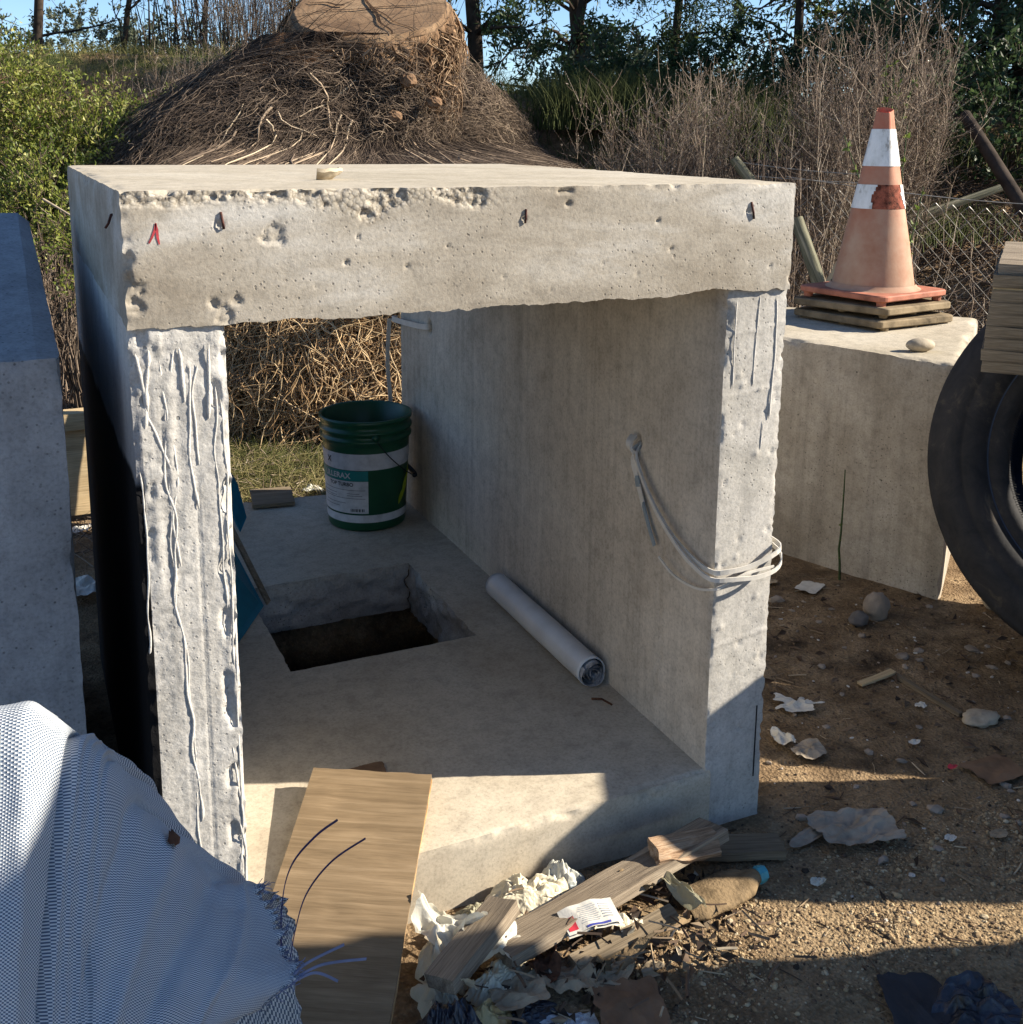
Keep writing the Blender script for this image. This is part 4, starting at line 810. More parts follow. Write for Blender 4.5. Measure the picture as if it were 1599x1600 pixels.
bag('plastic_bag', (.372, -.305, .085), (.055, .05, .075), M['bagblack'], 'glossy black and blue bag in shadow at the lower right of the plywood board', 315, .5)
bag('rubber_scrap', (.515, -.295, .03), (.045, .022, .018), M['bagblack'], 'black charred scrap beside the yellow stained film', 317, .5, cat='scrap')
crumple('paper_scrap', (.505, -.285, .05), (.045, .03), M['dirtypaper'], 'pinkish grey dusty paper lying over the black charred scrap', h=.02, seed=319, n=16, shape='quad')
crumple('cloth_scrap', (.44, -.345, .02), (.10, .04), plain('slate_blue_film', (.035, .045, .065), .6, .4), 'slate blue film strip in the shadow at the bottom edge', h=.03, seed=321, n=22)
crumple('foam_scrap', (.555, -.35, .012), (.06, .035), M['styro'], 'white crumbly foam piece at the bottom edge of the picture', h=.02, seed=323, n=30, folds=10, fr=6)
for k, (x, y, z, sx, sy, h, rz_, mt_, lab) in enumerate((
    (.43, -.15, .09, .035, .06, .06, .5, 'bagwhite', 'torn white film sheet curling up beside the plywood board'), (.405, -.24, .07, .03, .05, .05, .2, 'bagcream', 'cream film sheet tucked under the short plank'),
    (.50, -.215, .075, .055, .03, .035, .3, 'bagwhite', 'wrinkled clear sheet spread over the lower end of the long plank'), (.60, -.27, .03, .05, .03, .03, -.3, 'dirtypaper', 'dirty grey-brown paper under the printed packet'),
    (.70, -.27, .03, .05, .025, .03, .2, 'mud', 'mud-coloured film ribbon right of the printed packet'), (.565, -.25, .04, .03, .025, .035, .9, 'deadleaf', 'dark reddish brown curled scrap left of the printed packet'),
    (.80, -.16, .05, .04, .025, .035, -.2, 'mud', 'mud-caked fold under the bark offcut'), (.745, -.225, .045, .03, .02, .02, .4, 'bagcream', 'small pale film piece at the right end of the printed packet'))):
    crumple('film_sheet', (x, y, z), (sx, sy), M[mt_], lab, 'film sheet', h=h, seed=700 + k, n=34, folds=7, rz=rz_, edge=.5, smooth=True, curl=.8, fr=1.6)
# printed packet
pk = thing('printed_packet', 'flattened white packet with red and blue print lying on the rubbish', 'packet', (.672, -.212, .07))
g_ = np.random.default_rng(4); u_, v_ = np.meshgrid(np.linspace(0, 1, 30), np.linspace(0, 1, 16), indexing='ij')
def pkp(u, v, dz=0):
    u = np.asarray(u, float); v = np.asarray(v, float)
    return V3(.625 + .098 * u - .002 * v, -.232 - .012 * u + .044 * v, .074 + .010 * np.sin(u * 2.6) + .016 * v + .003 * tri(u * 2.3 + v * .6) + dz)
m = MB(); m.grid(pkp(u_, v_)); m.grid(pkp(u_, v_, -.006), flip=True); m.build('packet_film', M['paper'], pk)
def pkq(name, u0, u1, v0, v1, mat):
    uu, vv = np.meshgrid(np.linspace(u0, u1, 8), np.linspace(v0, v1, 5), indexing='ij'); m = MB(); m.grid(pkp(uu, vv, .0008)); m.build(name, mat, pk)
M['red'] = plain('red_print', (.55, .04, .06), .5); M['blue'] = plain('blue_print', (.05, .06, .30), .5); M['greyp'] = plain('grey_print', (.30, .32, .35), .6)
pkq('red_print', .04, .20, .12, .62, M['red']); pkq('blue_print', .34, .78, .02, .10, M['blue'])
for k in range(9): pkq('printed_line', .30 + .02 * (k % 3), .62 + .03 * (k % 2), .22 + .075 * k, .245 + .075 * k, M['greyp'])
for k in range(6): pkq('printed_line', .70, .88, .25 + .1 * k, .29 + .1 * k, M['greyp'])
# flattened bottle with teal cap
bt = thing('flattened_bottle', 'flattened dusty brown bottle with a teal cap at the foot of the culvert', 'bottle', (.98, -.205, .02))
t = np.linspace(0, 1, 40); wprof = np.interp(t, [0, .12, .6, .8, .93, 1], [.034, .042, .042, .036, .019, .013]); hprof = np.interp(t, [0, .1, .7, .95, 1], [.012, .017, .016, .012, .011])
ang = np.linspace(0, 2 * np.pi, 37); axb = nrm(np.array([.975, .08, .02])); sdb = nrm(np.cross([0, 0, 1.], axb)); L_ = .175; o_ = np.array([.872, -.205, .030])
P = o_ + axb * (t * L_)[:, None, None] + sdb * (wprof[:, None] * np.cos(ang))[..., None] + np.array([0, 0, 1.]) * (hprof[:, None] * np.sin(ang))[..., None]
P = P + .0035 * fbm(P, 45, 3, 331)[..., None] * np.array([.3, .3, 1]) ; m = MB(); m.grid(P); m.build('bottle_body', M['mud'], bt)
m = MB(); M['tealcap'] = plain('teal_cap', (.06, .32, .40), .45, .5, .2, 60); e = o_ + axb * L_; m.lathe([(0, -.002), (.015, -.002), (.0165, .001), (.0160, .010), (.0145, .017), (.011, .019), (.0, .019)], 8, e, axb); m.build('cap', M['tealcap'], bt, smooth=False)
crumple('film_wrapper', (.80, -.215, .02), (.075, .045), M['mud'], 'mud-caked translucent film wrapper in front of the brown bottle', h=.04, seed=341, n=34, folds=8)
crumple('film_strip', (.865, -.215, .055), (.014, .055), M['bagolive'], 'upright shred of olive film between the wrapper and the bottle', h=.05, seed=343, n=18, folds=5, rz=.2)
crumple('cardboard_piece', (.66, -.375, .035), (.055, .062), M['card'], 'brown cardboard piece lying half in shadow at the bottom of the picture', h=.018, seed=345, n=22, folds=3, shape='quad', rz=-.3)
crumple('film_wrapper', (.675, -.298, .03), (.045, .02), M['dirtypaper'], 'creased grey wrapper at the top of the brown cardboard piece', h=.03, seed=347, n=20, rz=.3)
crumple('paper_scrap', (.755, -.29, .015), (.022, .012), M['dirtypaper'], 'small dusty scrap right of the cardboard', h=.012, seed=349, n=12)
crumple('cloth_scrap', (1.33, -.135, .012), (.085, .05), M['greycloth'], 'grey-brown torn cloth lying flat on the shaded dirt', h=.032, seed=351, n=40, folds=9, rz=-.3, shape='quad', smooth=True)
crumple('cloth_scrap', (1.25, -.105, .008), (.07, .018), M['greycloth'], 'narrow tail of cloth stretching left from the torn grey cloth', h=.008, seed=352, n=20, rz=.25, smooth=True)
crumple('plastic_scrap', (1.555, .315, .008), (.055, .032), M['paper'], 'shredded white plastic on the shaded dirt right of the culvert leg', h=.02, seed=353, n=26, folds=9, edge=.9, rz=-.4)
crumple('paper_scrap', (1.42, .20, .01), (.025, .035), M['paper'], 'crumpled white paper touching the outer foot of the right culvert leg', h=.035, seed=355, n=18)
crumple('film_wrapper', (1.44, .135, .008), (.042, .035), M['greycloth'], 'crumpled grey wrapper below the white paper at the culvert leg', h=.03, seed=357, n=24, folds=8)
crumple('plastic_card', (2.07, .885, .006), (.045, .035), M['paper'], 'flat white square of plastic near the foot of the tan block', h=.006, seed=359, n=10, folds=2, shape='quad', edge=.03, rz=.5)
crumple('paper_scrap', (1.98, .97, .006), (.03, .02), M['dirtypaper'], 'bluish grey scrap left of the flat white square', h=.01, seed=361, n=12)
flat_plank('wooden_stick', (1.775, .335, .012), (1.90, .345, .016), .020, .006, M['palewood'], 'short whitish flat stick on the shaded dirt', seed=200)
flat_plank('wooden_stick', (1.90, .37, .01), (1.90, .12, .01), .014, .01, M['endwood'], 'thin brown stick lying on the dirt near the tyre', seed=203)
crumple('paper_scrap', (1.84, .19, .006), (.016, .012), M['paper'], 'small white crumpled bit between the flat stick and the tan stone', h=.01, seed=363, n=10)
crumple('paper_scrap', (1.70, .07, .006), (.016, .01), M['paper'], 'tiny white folded scrap below the flat stick', h=.008, seed=365, n=10)
crumple('paper_scrap', (1.50, -.23, .006), (.014, .01), M['paper'], 'tiny white bit right of the torn grey cloth', h=.008, seed=367, n=10)
crumple('paper_scrap', (1.60, -.26, .006), (.022, .014), M['dirtypaper'], 'dusty pinkish scrap on dark dirt at the right edge, above the sunlit band', h=.006, seed=369, n=10)
crumple('cardboard_piece', (1.78, -.09, .008), (.06, .045), M['card'], 'flat brown cardboard at the right edge on the shaded dirt', h=.008, seed=371, n=14, folds=3, shape='quad')
crumple('plastic_scrap', (1.70, -.045, .008), (.014, .008), M['red'], 'little red plastic bit at the left of the flat cardboard', h=.008, seed=373, n=8)
crumple('plastic_bag', (1.18, -.585, .01), (.07, .06), M['bagblack'], 'dark crumpled black plastic in the bottom right corner', 'plastic', h=.05, seed=375, n=30, folds=9)
crumple('rubber_piece', (1.10, -.54, .01), (.05, .08), plain('dull_dark_rubber', (.035, .033, .036), .8), 'flat dull dark rubber piece in the shadow, left of the black plastic', 'rubber', h=.02, seed=377, n=18, folds=3, shape='quad', rz=-.5)
crumple('paper_scrap', (1.165, -.225, .006), (.018, .010), M['bagwhite'], 'clear film curl at the shadow edge right of the teal cap', h=.012, seed=379, n=12)
crumple('film_scrap', (-.02, 1.75, .02), (.05, .08), M['paper'], 'white torn paper in the dark gap beside the left block', h=.03, seed=381, n=14)
crumple('plastic_scrap', (.0, 2.32, .01), (.05, .03), M['paper'], 'white scrap on the sunlit ground behind the gap', h=.03, seed=383, n=12)
crumple('plastic_scrap', (1.30, 3.02, .62), (.07, .05), M['bagwhite'], 'pale torn plastic caught in the roots, seen through the opening', h=.06, seed=385, n=16)
crumple('plastic_scrap', (.86, 2.35, .03), (.045, .03), M['bagwhite'], 'white crumpled scrap on the dry grass behind the culvert', h=.035, seed=387, n=12)
crumple('cardboard_piece', (.435, .275, .137), (.035, .028), M['card'], 'brown scrap lying on the culvert floor behind the top of the plywood board', h=.004, seed=389, n=12, folds=2, shape='quad')
tag((lambda m_: m_.build('twig', M['deadleaf']))(MB().tubes(np.array([[(.985, .345, .139), (1.0, .325, .145), (1.012, .30, .141)]]), .003, 4)), 'small dark twig on the culvert floor in front of the roll', 'twig')
# small loose debris near the camera: splinters, crumbs and flakes
g_ = np.random.default_rng(77)
def scatter(n, xs, ys, dens=None):
    o = []
    while len(o) < n:
        x = g_.uniform(*xs, n); y = g_.uniform(*ys, n); k = (x > 1.215) | (y < -.012) | (x < -.1); k &= ~((x > .1) & (x < .5) & (y > -.2) & (y < 0)) 
        k &= ~((x > 2.3) & (y > .75)); 
        if dens is not None: k &= g_.uniform(size=n) < dens(x, y)
        o += list(zip(x[k], y[k]))
    return np.array(o[:n])
ico_t = [(0, 2, 4), (2, 1, 4), (1, 3, 4), (3, 0, 4), (2, 0, 5), (1, 2, 5), (3, 1, 5), (0, 3, 5)]; ico_v = np.array([(1, 0, 0), (-1, 0, 0), (0, 1, 0), (0, -1, 0), (0, 0, 1), (0, 0, -1)], float)
cube_v = nrm(np.array([(x, y, z) for x in (-1, 1) for y in (-1, 1) for z in (-1, 1)], float)); rv = np.concatenate([ico_v, cube_v])
# 14-vertex rounded stone (24 triangles)
rt = []
for i, a in enumerate(ico_v):
    c4 = [6 + j for j in range(8) if cube_v[j] @ a > .5]; ce = cube_v[[c - 6 for c in c4]]; s1 = nrm(ce[0] - a * (ce[0] @ a)); s2 = np.cross(a, s1); angs = np.arctan2(ce @ s2, ce @ s1); c4 = [c for _, c in sorted(zip(angs, c4))]
    for k in range(4): rt.append((i, c4[k], c4[(k + 1) % 4]))
rt = np.array(rt)
def pebbles(xy, size, mat, name, flat=.6):
    n = len(xy); sc = size[:, None] * g_.uniform(.6, 1.3, (n, 3)); sc[:, 2] *= flat; th = g_.uniform(0, 2 * np.pi, n); j = 1 + g_.normal(0, .14, (n, len(rv), 1))
    v = rv[None] * j * sc[:, None]; x = v[..., 0] * np.cos(th)[:, None] - v[..., 1] * np.sin(th)[:, None]; y = v[..., 0] * np.sin(th)[:, None] + v[..., 1] * np.cos(th)[:, None]
    V = V3(x + xy[:, 0:1], y + xy[:, 1:2], v[..., 2] + (terrain(xy[:, 0], xy[:, 1]) + sc[:, 2] * .35)[:, None]); T = (rt[None] + (np.arange(n) * len(rv))[:, None, None]).reshape(-1, 3)
    m = MB(); m.add(V.reshape(-1, 3), None, T, a=np.repeat(g_.uniform(size=n), len(rv))); return stuff(m.build(name, mat, smooth=False))
M['gravel'] = tinted('gravel', [(0, (.14, .095, .055)), (.3, (.25, .175, .10)), (.6, (.37, .27, .155)), (.85, (.44, .34, .20)), (1, (.50, .42, .29))], .9, .2, noise=90)
M['darkgravel'] = tinted('dark_crumbs', [(0, (.05, .038, .028)), (.5, (.12, .08, .053)), (.9, (.20, .14, .09)), (.985, (.27, .20, .14)), (1, (.6, .56, .5))], .9, .2)
xy = scatter(6500, (.72, 1.75), (-.52, -.10), lambda x, y: np.clip(1.25 - np.abs(y + .33) * 6.0, .05, 1) * np.clip(.6 + 1.2 * fbm(V3(x, y, 0), 9, 2, 3), .1, 1)); pebbles(xy, g_.gamma(2.2, .00066, len(xy)) + .0008, M['gravel'], 'gravel')
xy = scatter(8000, (.1, 2.6), (-.75, .95)); pebbles(xy, g_.gamma(2.0, .0007, len(xy)) + .0006, M['darkgravel'], 'dirt_crumbs')
xy = scatter(110, (1.25, 2.5), (-.4, .9)); pebbles(xy, g_.gamma(2, .0028, len(xy)) + .002, M['stoned'], 'loose_stones')
xy = scatter(60, (1.25, 2.4), (-.3, .9)); pebbles(xy, g_.uniform(.002, .006, len(xy)), M['paper'], 'white_crumbs', .3)
def splinters(n, xs, ys, L, r_, mat, name, lift=.004, extra=0.0):
    xy = scatter(n, xs, ys); th = g_.uniform(0, 2 * np.pi, n); l = g_.uniform(*L, n); z = terrain(xy[:, 0], xy[:, 1]) + lift; t = np.linspace(-.5, .5, 4); bend = g_.normal(0, .12, n)
    P = V3(xy[:, 0:1] + l[:, None] * (t * np.cos(th)[:, None] - bend[:, None] * (t ** 2) * np.sin(th)[:, None]), xy[:, 1:2] + l[:, None] * (t * np.sin(th)[:, None] + bend[:, None] * t ** 2 * np.cos(th)[:, None]), z[:, None] + l[:, None] * g_.normal(0, .06, n)[:, None] * t + extra * g_.uniform(size=n)[:, None])
    m = MB(); m.tubes(P, (g_.uniform(*r_, n))[:, None] * np.ones(4), 4, a=g_.uniform(size=n)); return stuff(m.build(name, mat, smooth=False))
M['splinter'] = tinted('splinters', [(0, (.05, .035, .025)), (.4, (.14, .09, .06)), (.75, (.26, .19, .12)), (1, (.50, .40, .27))], .9)
splinters(520, (.3, 2.5), (-.6, .95), (.008, .05), (.0006, .0018), M['splinter'], 'wood_splinters')
splinters(90, (.42, 1.0), (-.42, -.06), (.015, .06), (.0010, .003), M['splinter'], 'rubbish_splinters', .012, .05)
g2 = np.random.default_rng(5)
# flakes / torn bits filling the heap
nf = 300; fx_ = g2.uniform(.40, .98, nf); fy_ = -.36 + .26 * g2.uniform(size=nf) + (fx_ - .4) * .06; fz_ = terrain(fx_, fy_) + g2.uniform(.0, .03, nf)
m = MB(); m.leaves(V3(fx_, fy_, fz_), nrm(g2.normal(size=(nf, 3)) * np.array([1, 1, .35])), g2.uniform(.012, .038, nf), g2.uniform(.008, .022, nf), g2, a=g2.uniform(size=nf), bend=.5)
M['flake'] = tinted('torn_flakes', [(0, (.025, .018, .014)), (.55, (.075, .048, .032)), (.8, (.18, .12, .075)), (.93, (.34, .26, .17)), (1, (.70, .66, .55))], .8, .3); stuff(m.build('torn_flakes', M['flake'], smooth=False))
nf = 150; fx_ = g2.uniform(1.25, 2.4, nf); fy_ = g2.uniform(-.3, .8, nf); m = MB(); m.leaves(V3(fx_, fy_, terrain(fx_, fy_) + .004), nrm(g2.normal(size=(nf, 3)) * np.array([1, 1, .12])), g2.uniform(.012, .05, nf), g2.uniform(.006, .02, nf), g2, a=g2.uniform(0, .85, nf), bend=.3); stuff(m.build('dead_leaf_litter', M['flake'], smooth=False))

# ------------------------------------------------------------------ root ball with stump
RC = np.array([1.73, 4.30]); rg = np.random.default_rng(12)
def rb_rad(z, th):
    base = np.interp(z, [-.1, .25, .5, .68, .82, .95, 1.1, 1.25, 1.45, 1.62, 1.78, 1.92], [1.34, 1.30, 1.20, 1.10, .93, 1.0, 1.26, 1.30, 1.14, .92, .72, .56])
    fw_ = np.clip((-np.sin(th) + .25 * np.cos(th) - .15) * 1.5, 0, 1) * sstep(1.20, 1.36, z); base = base * (1 - fw_) + np.minimum(base, .50) * fw_
    wide = .97 + .10 * np.clip(-np.cos(th), 0, 1) - .10 * np.clip(np.cos(th), 0, 1)
    return base * wide * 1.0 + .06 * fbm(V3(np.cos(th) * 1.5, np.sin(th) * 1.5, z), 1.6, 3, 401) + .03 * fbm(V3(np.cos(th) * 1.5, np.sin(th) * 1.5, z), 7, 3, 402)
rbk = thing('uprooted_stump', 'huge uprooted tree stump with its mass of roots lying behind the culvert', 'tree stump', (1.73, 4.3, 0))
m = MB(); th = np.linspace(-np.pi, np.pi, 220); zz = np.linspace(-.1, 1.9, 130); T_, Zz = np.meshgrid(th, zz); r_ = rb_rad(Zz, T_) - .03
P = V3(RC[0] + r_ * np.cos(T_), RC[1] + r_ * np.sin(T_), Zz); m.grid(P, flip=True)
b = NB('root_ball_soil', .97, .1); n = b.noise(6, 6, .7); b.color(b.ramp(n, [(.35, (.018, .012, .009)), (.52, (.06, .036, .022)), (.7, (.19, .105, .055))])).bump(b.noise(24, 6, .7), 1.0, .03); M['rootsoil'] = b.m
m.build('soil_core', M['rootsoil'], rbk)
def strands(n, zr, thr, lr, rr_, mode, tone, name, K=9, out=(.0, .05), curl=.5, mat='root'):
    z0 = rg.uniform(*zr, n); th0 = rg.uniform(*thr, n); L = rg.uniform(*lr, n) ; t = np.linspace(0, 1, K)
    # heading: mode 0 downward / 1 flowing sideways
    hd = rg.normal(0, mode, n); a = np.linspace(0, 1, K)[None]
    ph = rg.uniform(0, 99, n)[:, None]
    wob = fbm(V3(ph, 0, a * 2.2), 1, 2, 411) * curl; wob2 = fbm(V3(ph, 9, a * 2.6), 1, 2, 412)
    s_ = a * L[:, None]; ang = hd[:, None] + wob
    dz = -np.cumsum(np.cos(ang), 1) / K * L[:, None]; dth = np.cumsum(np.sin(ang), 1) / K * L[:, None]
    z = z0[:, None] + dz; rad0 = rb_rad(np.clip(z, -.1, 1.9), th0[:, None] + dth / 1.1)
    th_ = th0[:, None] + dth / np.maximum(rad0, .5); o_ = rg.uniform(*out, n)[:, None] + .05 * wob2 * a + .05 * a ** 2 * rg.uniform(size=n)[:, None]
    rad0 = rb_rad(np.clip(z, -.1, 1.9), th_) + o_; P = V3(RC[0] + rad0 * np.cos(th_), RC[1] + rad0 * np.sin(th_), np.maximum(z, .005))
    r_ = rg.uniform(*rr_, n)[:, None] * (1 - .65 * a)
    m = MB(); m.tubes(P, r_, 3, a=rg.uniform(*tone, n)); return stuff(m.build(name, M[mat], rbk))
M['root'] = tinted('root_strands', [(0, (.035, .026, .021)), (.35, (.10, .074, .057)), (.6, (.18, .135, .10)), (.85, (.34, .26, .185)), (1, (.56, .46, .33))], .9, .2)
M['straw'] = tinted('straw_roots', [(0, (.06, .034, .018)), (.35, (.22, .135, .068)), (.65, (.43, .28, .145)), (1, (.70, .52, .30))], .9, .2)
strands(8500, (1.2, 1.80), (-3.6, .5), (.3, .9), (.0009, .0026), .9, (.0, .62), 'upper_roots', out=(-.01, .035), curl=.9)
strands(7500, (1.15, 1.62), (-1.5, .6), (.12, .4), (.0009, .0028), 1.2, (.15, .95), 'upper_roots', out=(-.01, .04), curl=1.2)
strands(3600, (.35, 1.15), (-2.6, -.6), (.2, .55), (.002, .006), .55, (.3, 1.1), 'hanging_roots', out=(.0, .10), curl=1.0, mat='straw')
strands(4600, (.12, .72), (-2.6, -.6), (.12, .40), (.0018, .0045), 1.0, (.35, 1.2), 'hanging_roots', out=(.0, .18), curl=1.3, mat='straw')
strands(1600, (1.2, 1.75), (-3.4, .6), (.08, .3), (.0009, .0025), 1.6, (.1, .85), 'loose_roots', out=(.0, .09), curl=2.5)
strands(60, (1.1, 1.75), (-2.6, -.2), (.3, .6), (.004, .009), .5, (.5, 1.0), 'thick_roots', out=(.02, .06), curl=1.2)
# stump with its sawn face tilted forward
tilt = R(24); sa_ = np.array([-.16, -math.sin(tilt), math.cos(tilt)]); sa_ /= np.linalg.norm(sa_); sc_ = np.array([1.71, 4.16, 2.05])
ex = nrm(np.cross(sa_, [0, 1, 0.])); ex = -ex if ex[0] < 0 else ex; ey = np.cross(sa_, ex)
th = np.linspace(0, 2 * np.pi, 241); rim = .435 * (1 + .05 * np.sin(th * 2 + .4) + .07 * fbm(V3(np.cos(th), np.sin(th), 0), 3, 3, 420) + .02 * fbm(V3(np.cos(th), np.sin(th), 0), 14, 2, 421))
def sp_(r_, th_, h): return sc_ + (r_ * np.cos(th_))[..., None] * ex + (r_ * np.sin(th_))[..., None] * ey + np.asarray(h)[..., None] * sa_
rr_ = np.linspace(0, 1, 60); A_, B_ = np.meshgrid(rr_, th, indexing='ij'); rad_ = A_ * rim[None]
hgt = .008 * fbm(V3(rad_ * np.cos(B_), rad_ * np.sin(B_), 0), 9, 3, 424) - .02 * (A_ > .96)
m = MB(); m.grid(sp_(rad_, B_, hgt), flip=False)
b = NB('sawn_face', .9, .2); mtc = b.mapv((1, 1, 1)); n = b.noise(3, 5, .6, mtc, .6); x_, y_, z_ = b.sep(b.obj)
dx = b.math('SUBTRACT', x_, 1.70); dy = b.math('SUBTRACT', y_, 4.16); dist = b.math('SQRT', b.math('ADD', b.math('MULTIPLY', dx, dx), b.math('MULTIPLY', dy, dy)))
ring = b.math('SINE', b.math('ADD', b.math('MULTIPLY', dist, 260.0), b.math('MULTIPLY', b.noise(4, 3), 14.0)))
saw = b.noise(4, 3, .5, b.mapv((1, 60, 60)))
col = b.ramp(n, [(.3, (.10, .06, .035)), (.5, (.22, .14, .08)), (.7, (.34, .235, .14))]); col = b.mix(.10, col, b.ramp(ring, [(0, .6), (1, 1.2)]), 'MULTIPLY'); col = b.mix(.4, col, b.ramp(saw, [(.35, .6), (.6, 1.15)]), 'MULTIPLY')
crk = b.math('MINIMUM', b.math('ABSOLUTE', b.math('ADD', dx, b.math('MULTIPLY', b.noise(7, 3), .05))), b.math('ABSOLUTE', b.math('ADD', b.math('ADD', dy, .07), b.math('MULTIPLY', b.noise(5, 3), .06))))
col = b.mix(b.math('MULTIPLY', b.smooth(crk, .034, .026), .0), col, (.03, .02, .015))
b.color(col).bump(b.math('ADD', b.math('MULTIPLY', ring, .07), b.math('ADD', n, saw)), .5, .006); M['sawn'] = b.m
m.build('sawn_face', M['sawn'], rbk)
for (a0, l0, w0, off_) in ((1.45, .42, .010, 0), (1.45 + np.pi, .40, .012, 0), (3.0, .40, .007, 0), (6.1, .42, .007, 0), (4.9, .38, .006, .03), (2.5, .2, .012, .15)):
    q = np.linspace(0, 1, 12); rd_ = off_ + l0 * q; thq = a0 + .05 * np.sin(q * 9); m = MB(); ww = w0 * (1 - .6 * q)
    A1 = sp_(rd_, thq, 0 * q + .009); side = np.cos(thq)[:, None] * ey - np.sin(thq)[:, None] * ex; m.grid(np.stack([A1 - side * ww[:, None], A1 + side * ww[:, None]], 1)); m.build('saw_crack', M['ink'] if False else M['rootsoil'], rbk)
# flared, fibrous flank under the face
hh = np.linspace(0, 1, 70); H_, B_ = np.meshgrid(hh, th, indexing='ij'); lob = fbm(V3(np.cos(B_) * 1.2, np.sin(B_) * 1.2, H_ * .6), 3.2, 3, 431); lob2 = fbm(V3(np.cos(B_) * 2, np.sin(B_) * 2, H_ * 1.6), 7, 4, 432)
rad_ = rim[None] * (1 + .10 * np.sin(np.pi * H_ ** .7) + .18 * H_ ** 2) + .06 * lob * sstep(0, .2, H_) + .040 * lob2 * sstep(0, .08, H_)
P = sp_(rad_, B_, -.02 - .80 * H_); m = MB(); m.grid(P, flip=False)
b = NB('fibrous_bark', .95, .15); n = b.noise(7, 6, .7, dist=.5); st = b.noise(16, 5, .65, b.mapv((1, 1, .25)), .5)
col = b.ramp(n, [(.33, (.07, .04, .024)), (.5, (.19, .115, .065)), (.68, (.38, .26, .16))]); col = b.mix(.7, col, b.ramp(st, [(.35, .4), (.52, 1.0), (.7, 1.4)]), 'MULTIPLY'); b.color(col).bump(b.math('ADD', n, st), 1.0, .03)
m.build('stump_flank', b.m, rbk)
nfi = 1500; tf = rg.uniform(0, 2 * np.pi, nfi); hf = rg.uniform(.0, .9, nfi); a = np.linspace(0, 1, 7)[None]; ph = rg.uniform(0, 99, nfi)[:, None]
Hf = np.clip(hf[:, None] + a * rg.uniform(.1, .45, nfi)[:, None], 0, 1.25); Tf = tf[:, None] + .25 * fbm(V3(ph, 0, a * 2), 1, 2, 435)
rb0 = np.interp(Tf % (2 * np.pi), th, rim) * (1 + .10 * np.sin(np.pi * np.clip(Hf, 0, 1) ** .7) + .18 * Hf ** 2) + .06 * fbm(V3(np.cos(Tf) * 1.2, np.sin(Tf) * 1.2, Hf * .6), 3.2, 3, 431) + .02 + .03 * a * rg.uniform(size=nfi)[:, None]
m = MB(); m.tubes(sp_(rb0, Tf, -.02 - .62 * Hf), rg.uniform(.002, .007, nfi)[:, None] * (1 - .6 * a), 3, a=rg.uniform(.2, .9, nfi)); M['fibre'] = tinted('bark_fibres', [(0, (.04, .026, .017)), (.5, (.16, .10, .06)), (.8, (.31, .21, .13)), (1, (.47, .36, .24))], .9); stuff(m.build('bark_fibres', M['fibre'], rbk))
M['clod'] = plain('soil_clod', (.20, .125, .075), .95, .1, .4, 20, .8)
for (px_, rz_) in (((-.02, -.56, -.18), .06), ((.10, -.6, -.30), .05), ((-.12, -.6, -.34), .05)):
    o = stone_mesh(.042, .035, rz_ * .6, int(rz_ * 1000), 12, .35, 2.5).build('embedded_stone', M['clod'], rbk, smooth=False); o.location = tuple(sc_ + px_[0] * ex + px_[1] * ey * 1.0 + px_[2] * sa_)

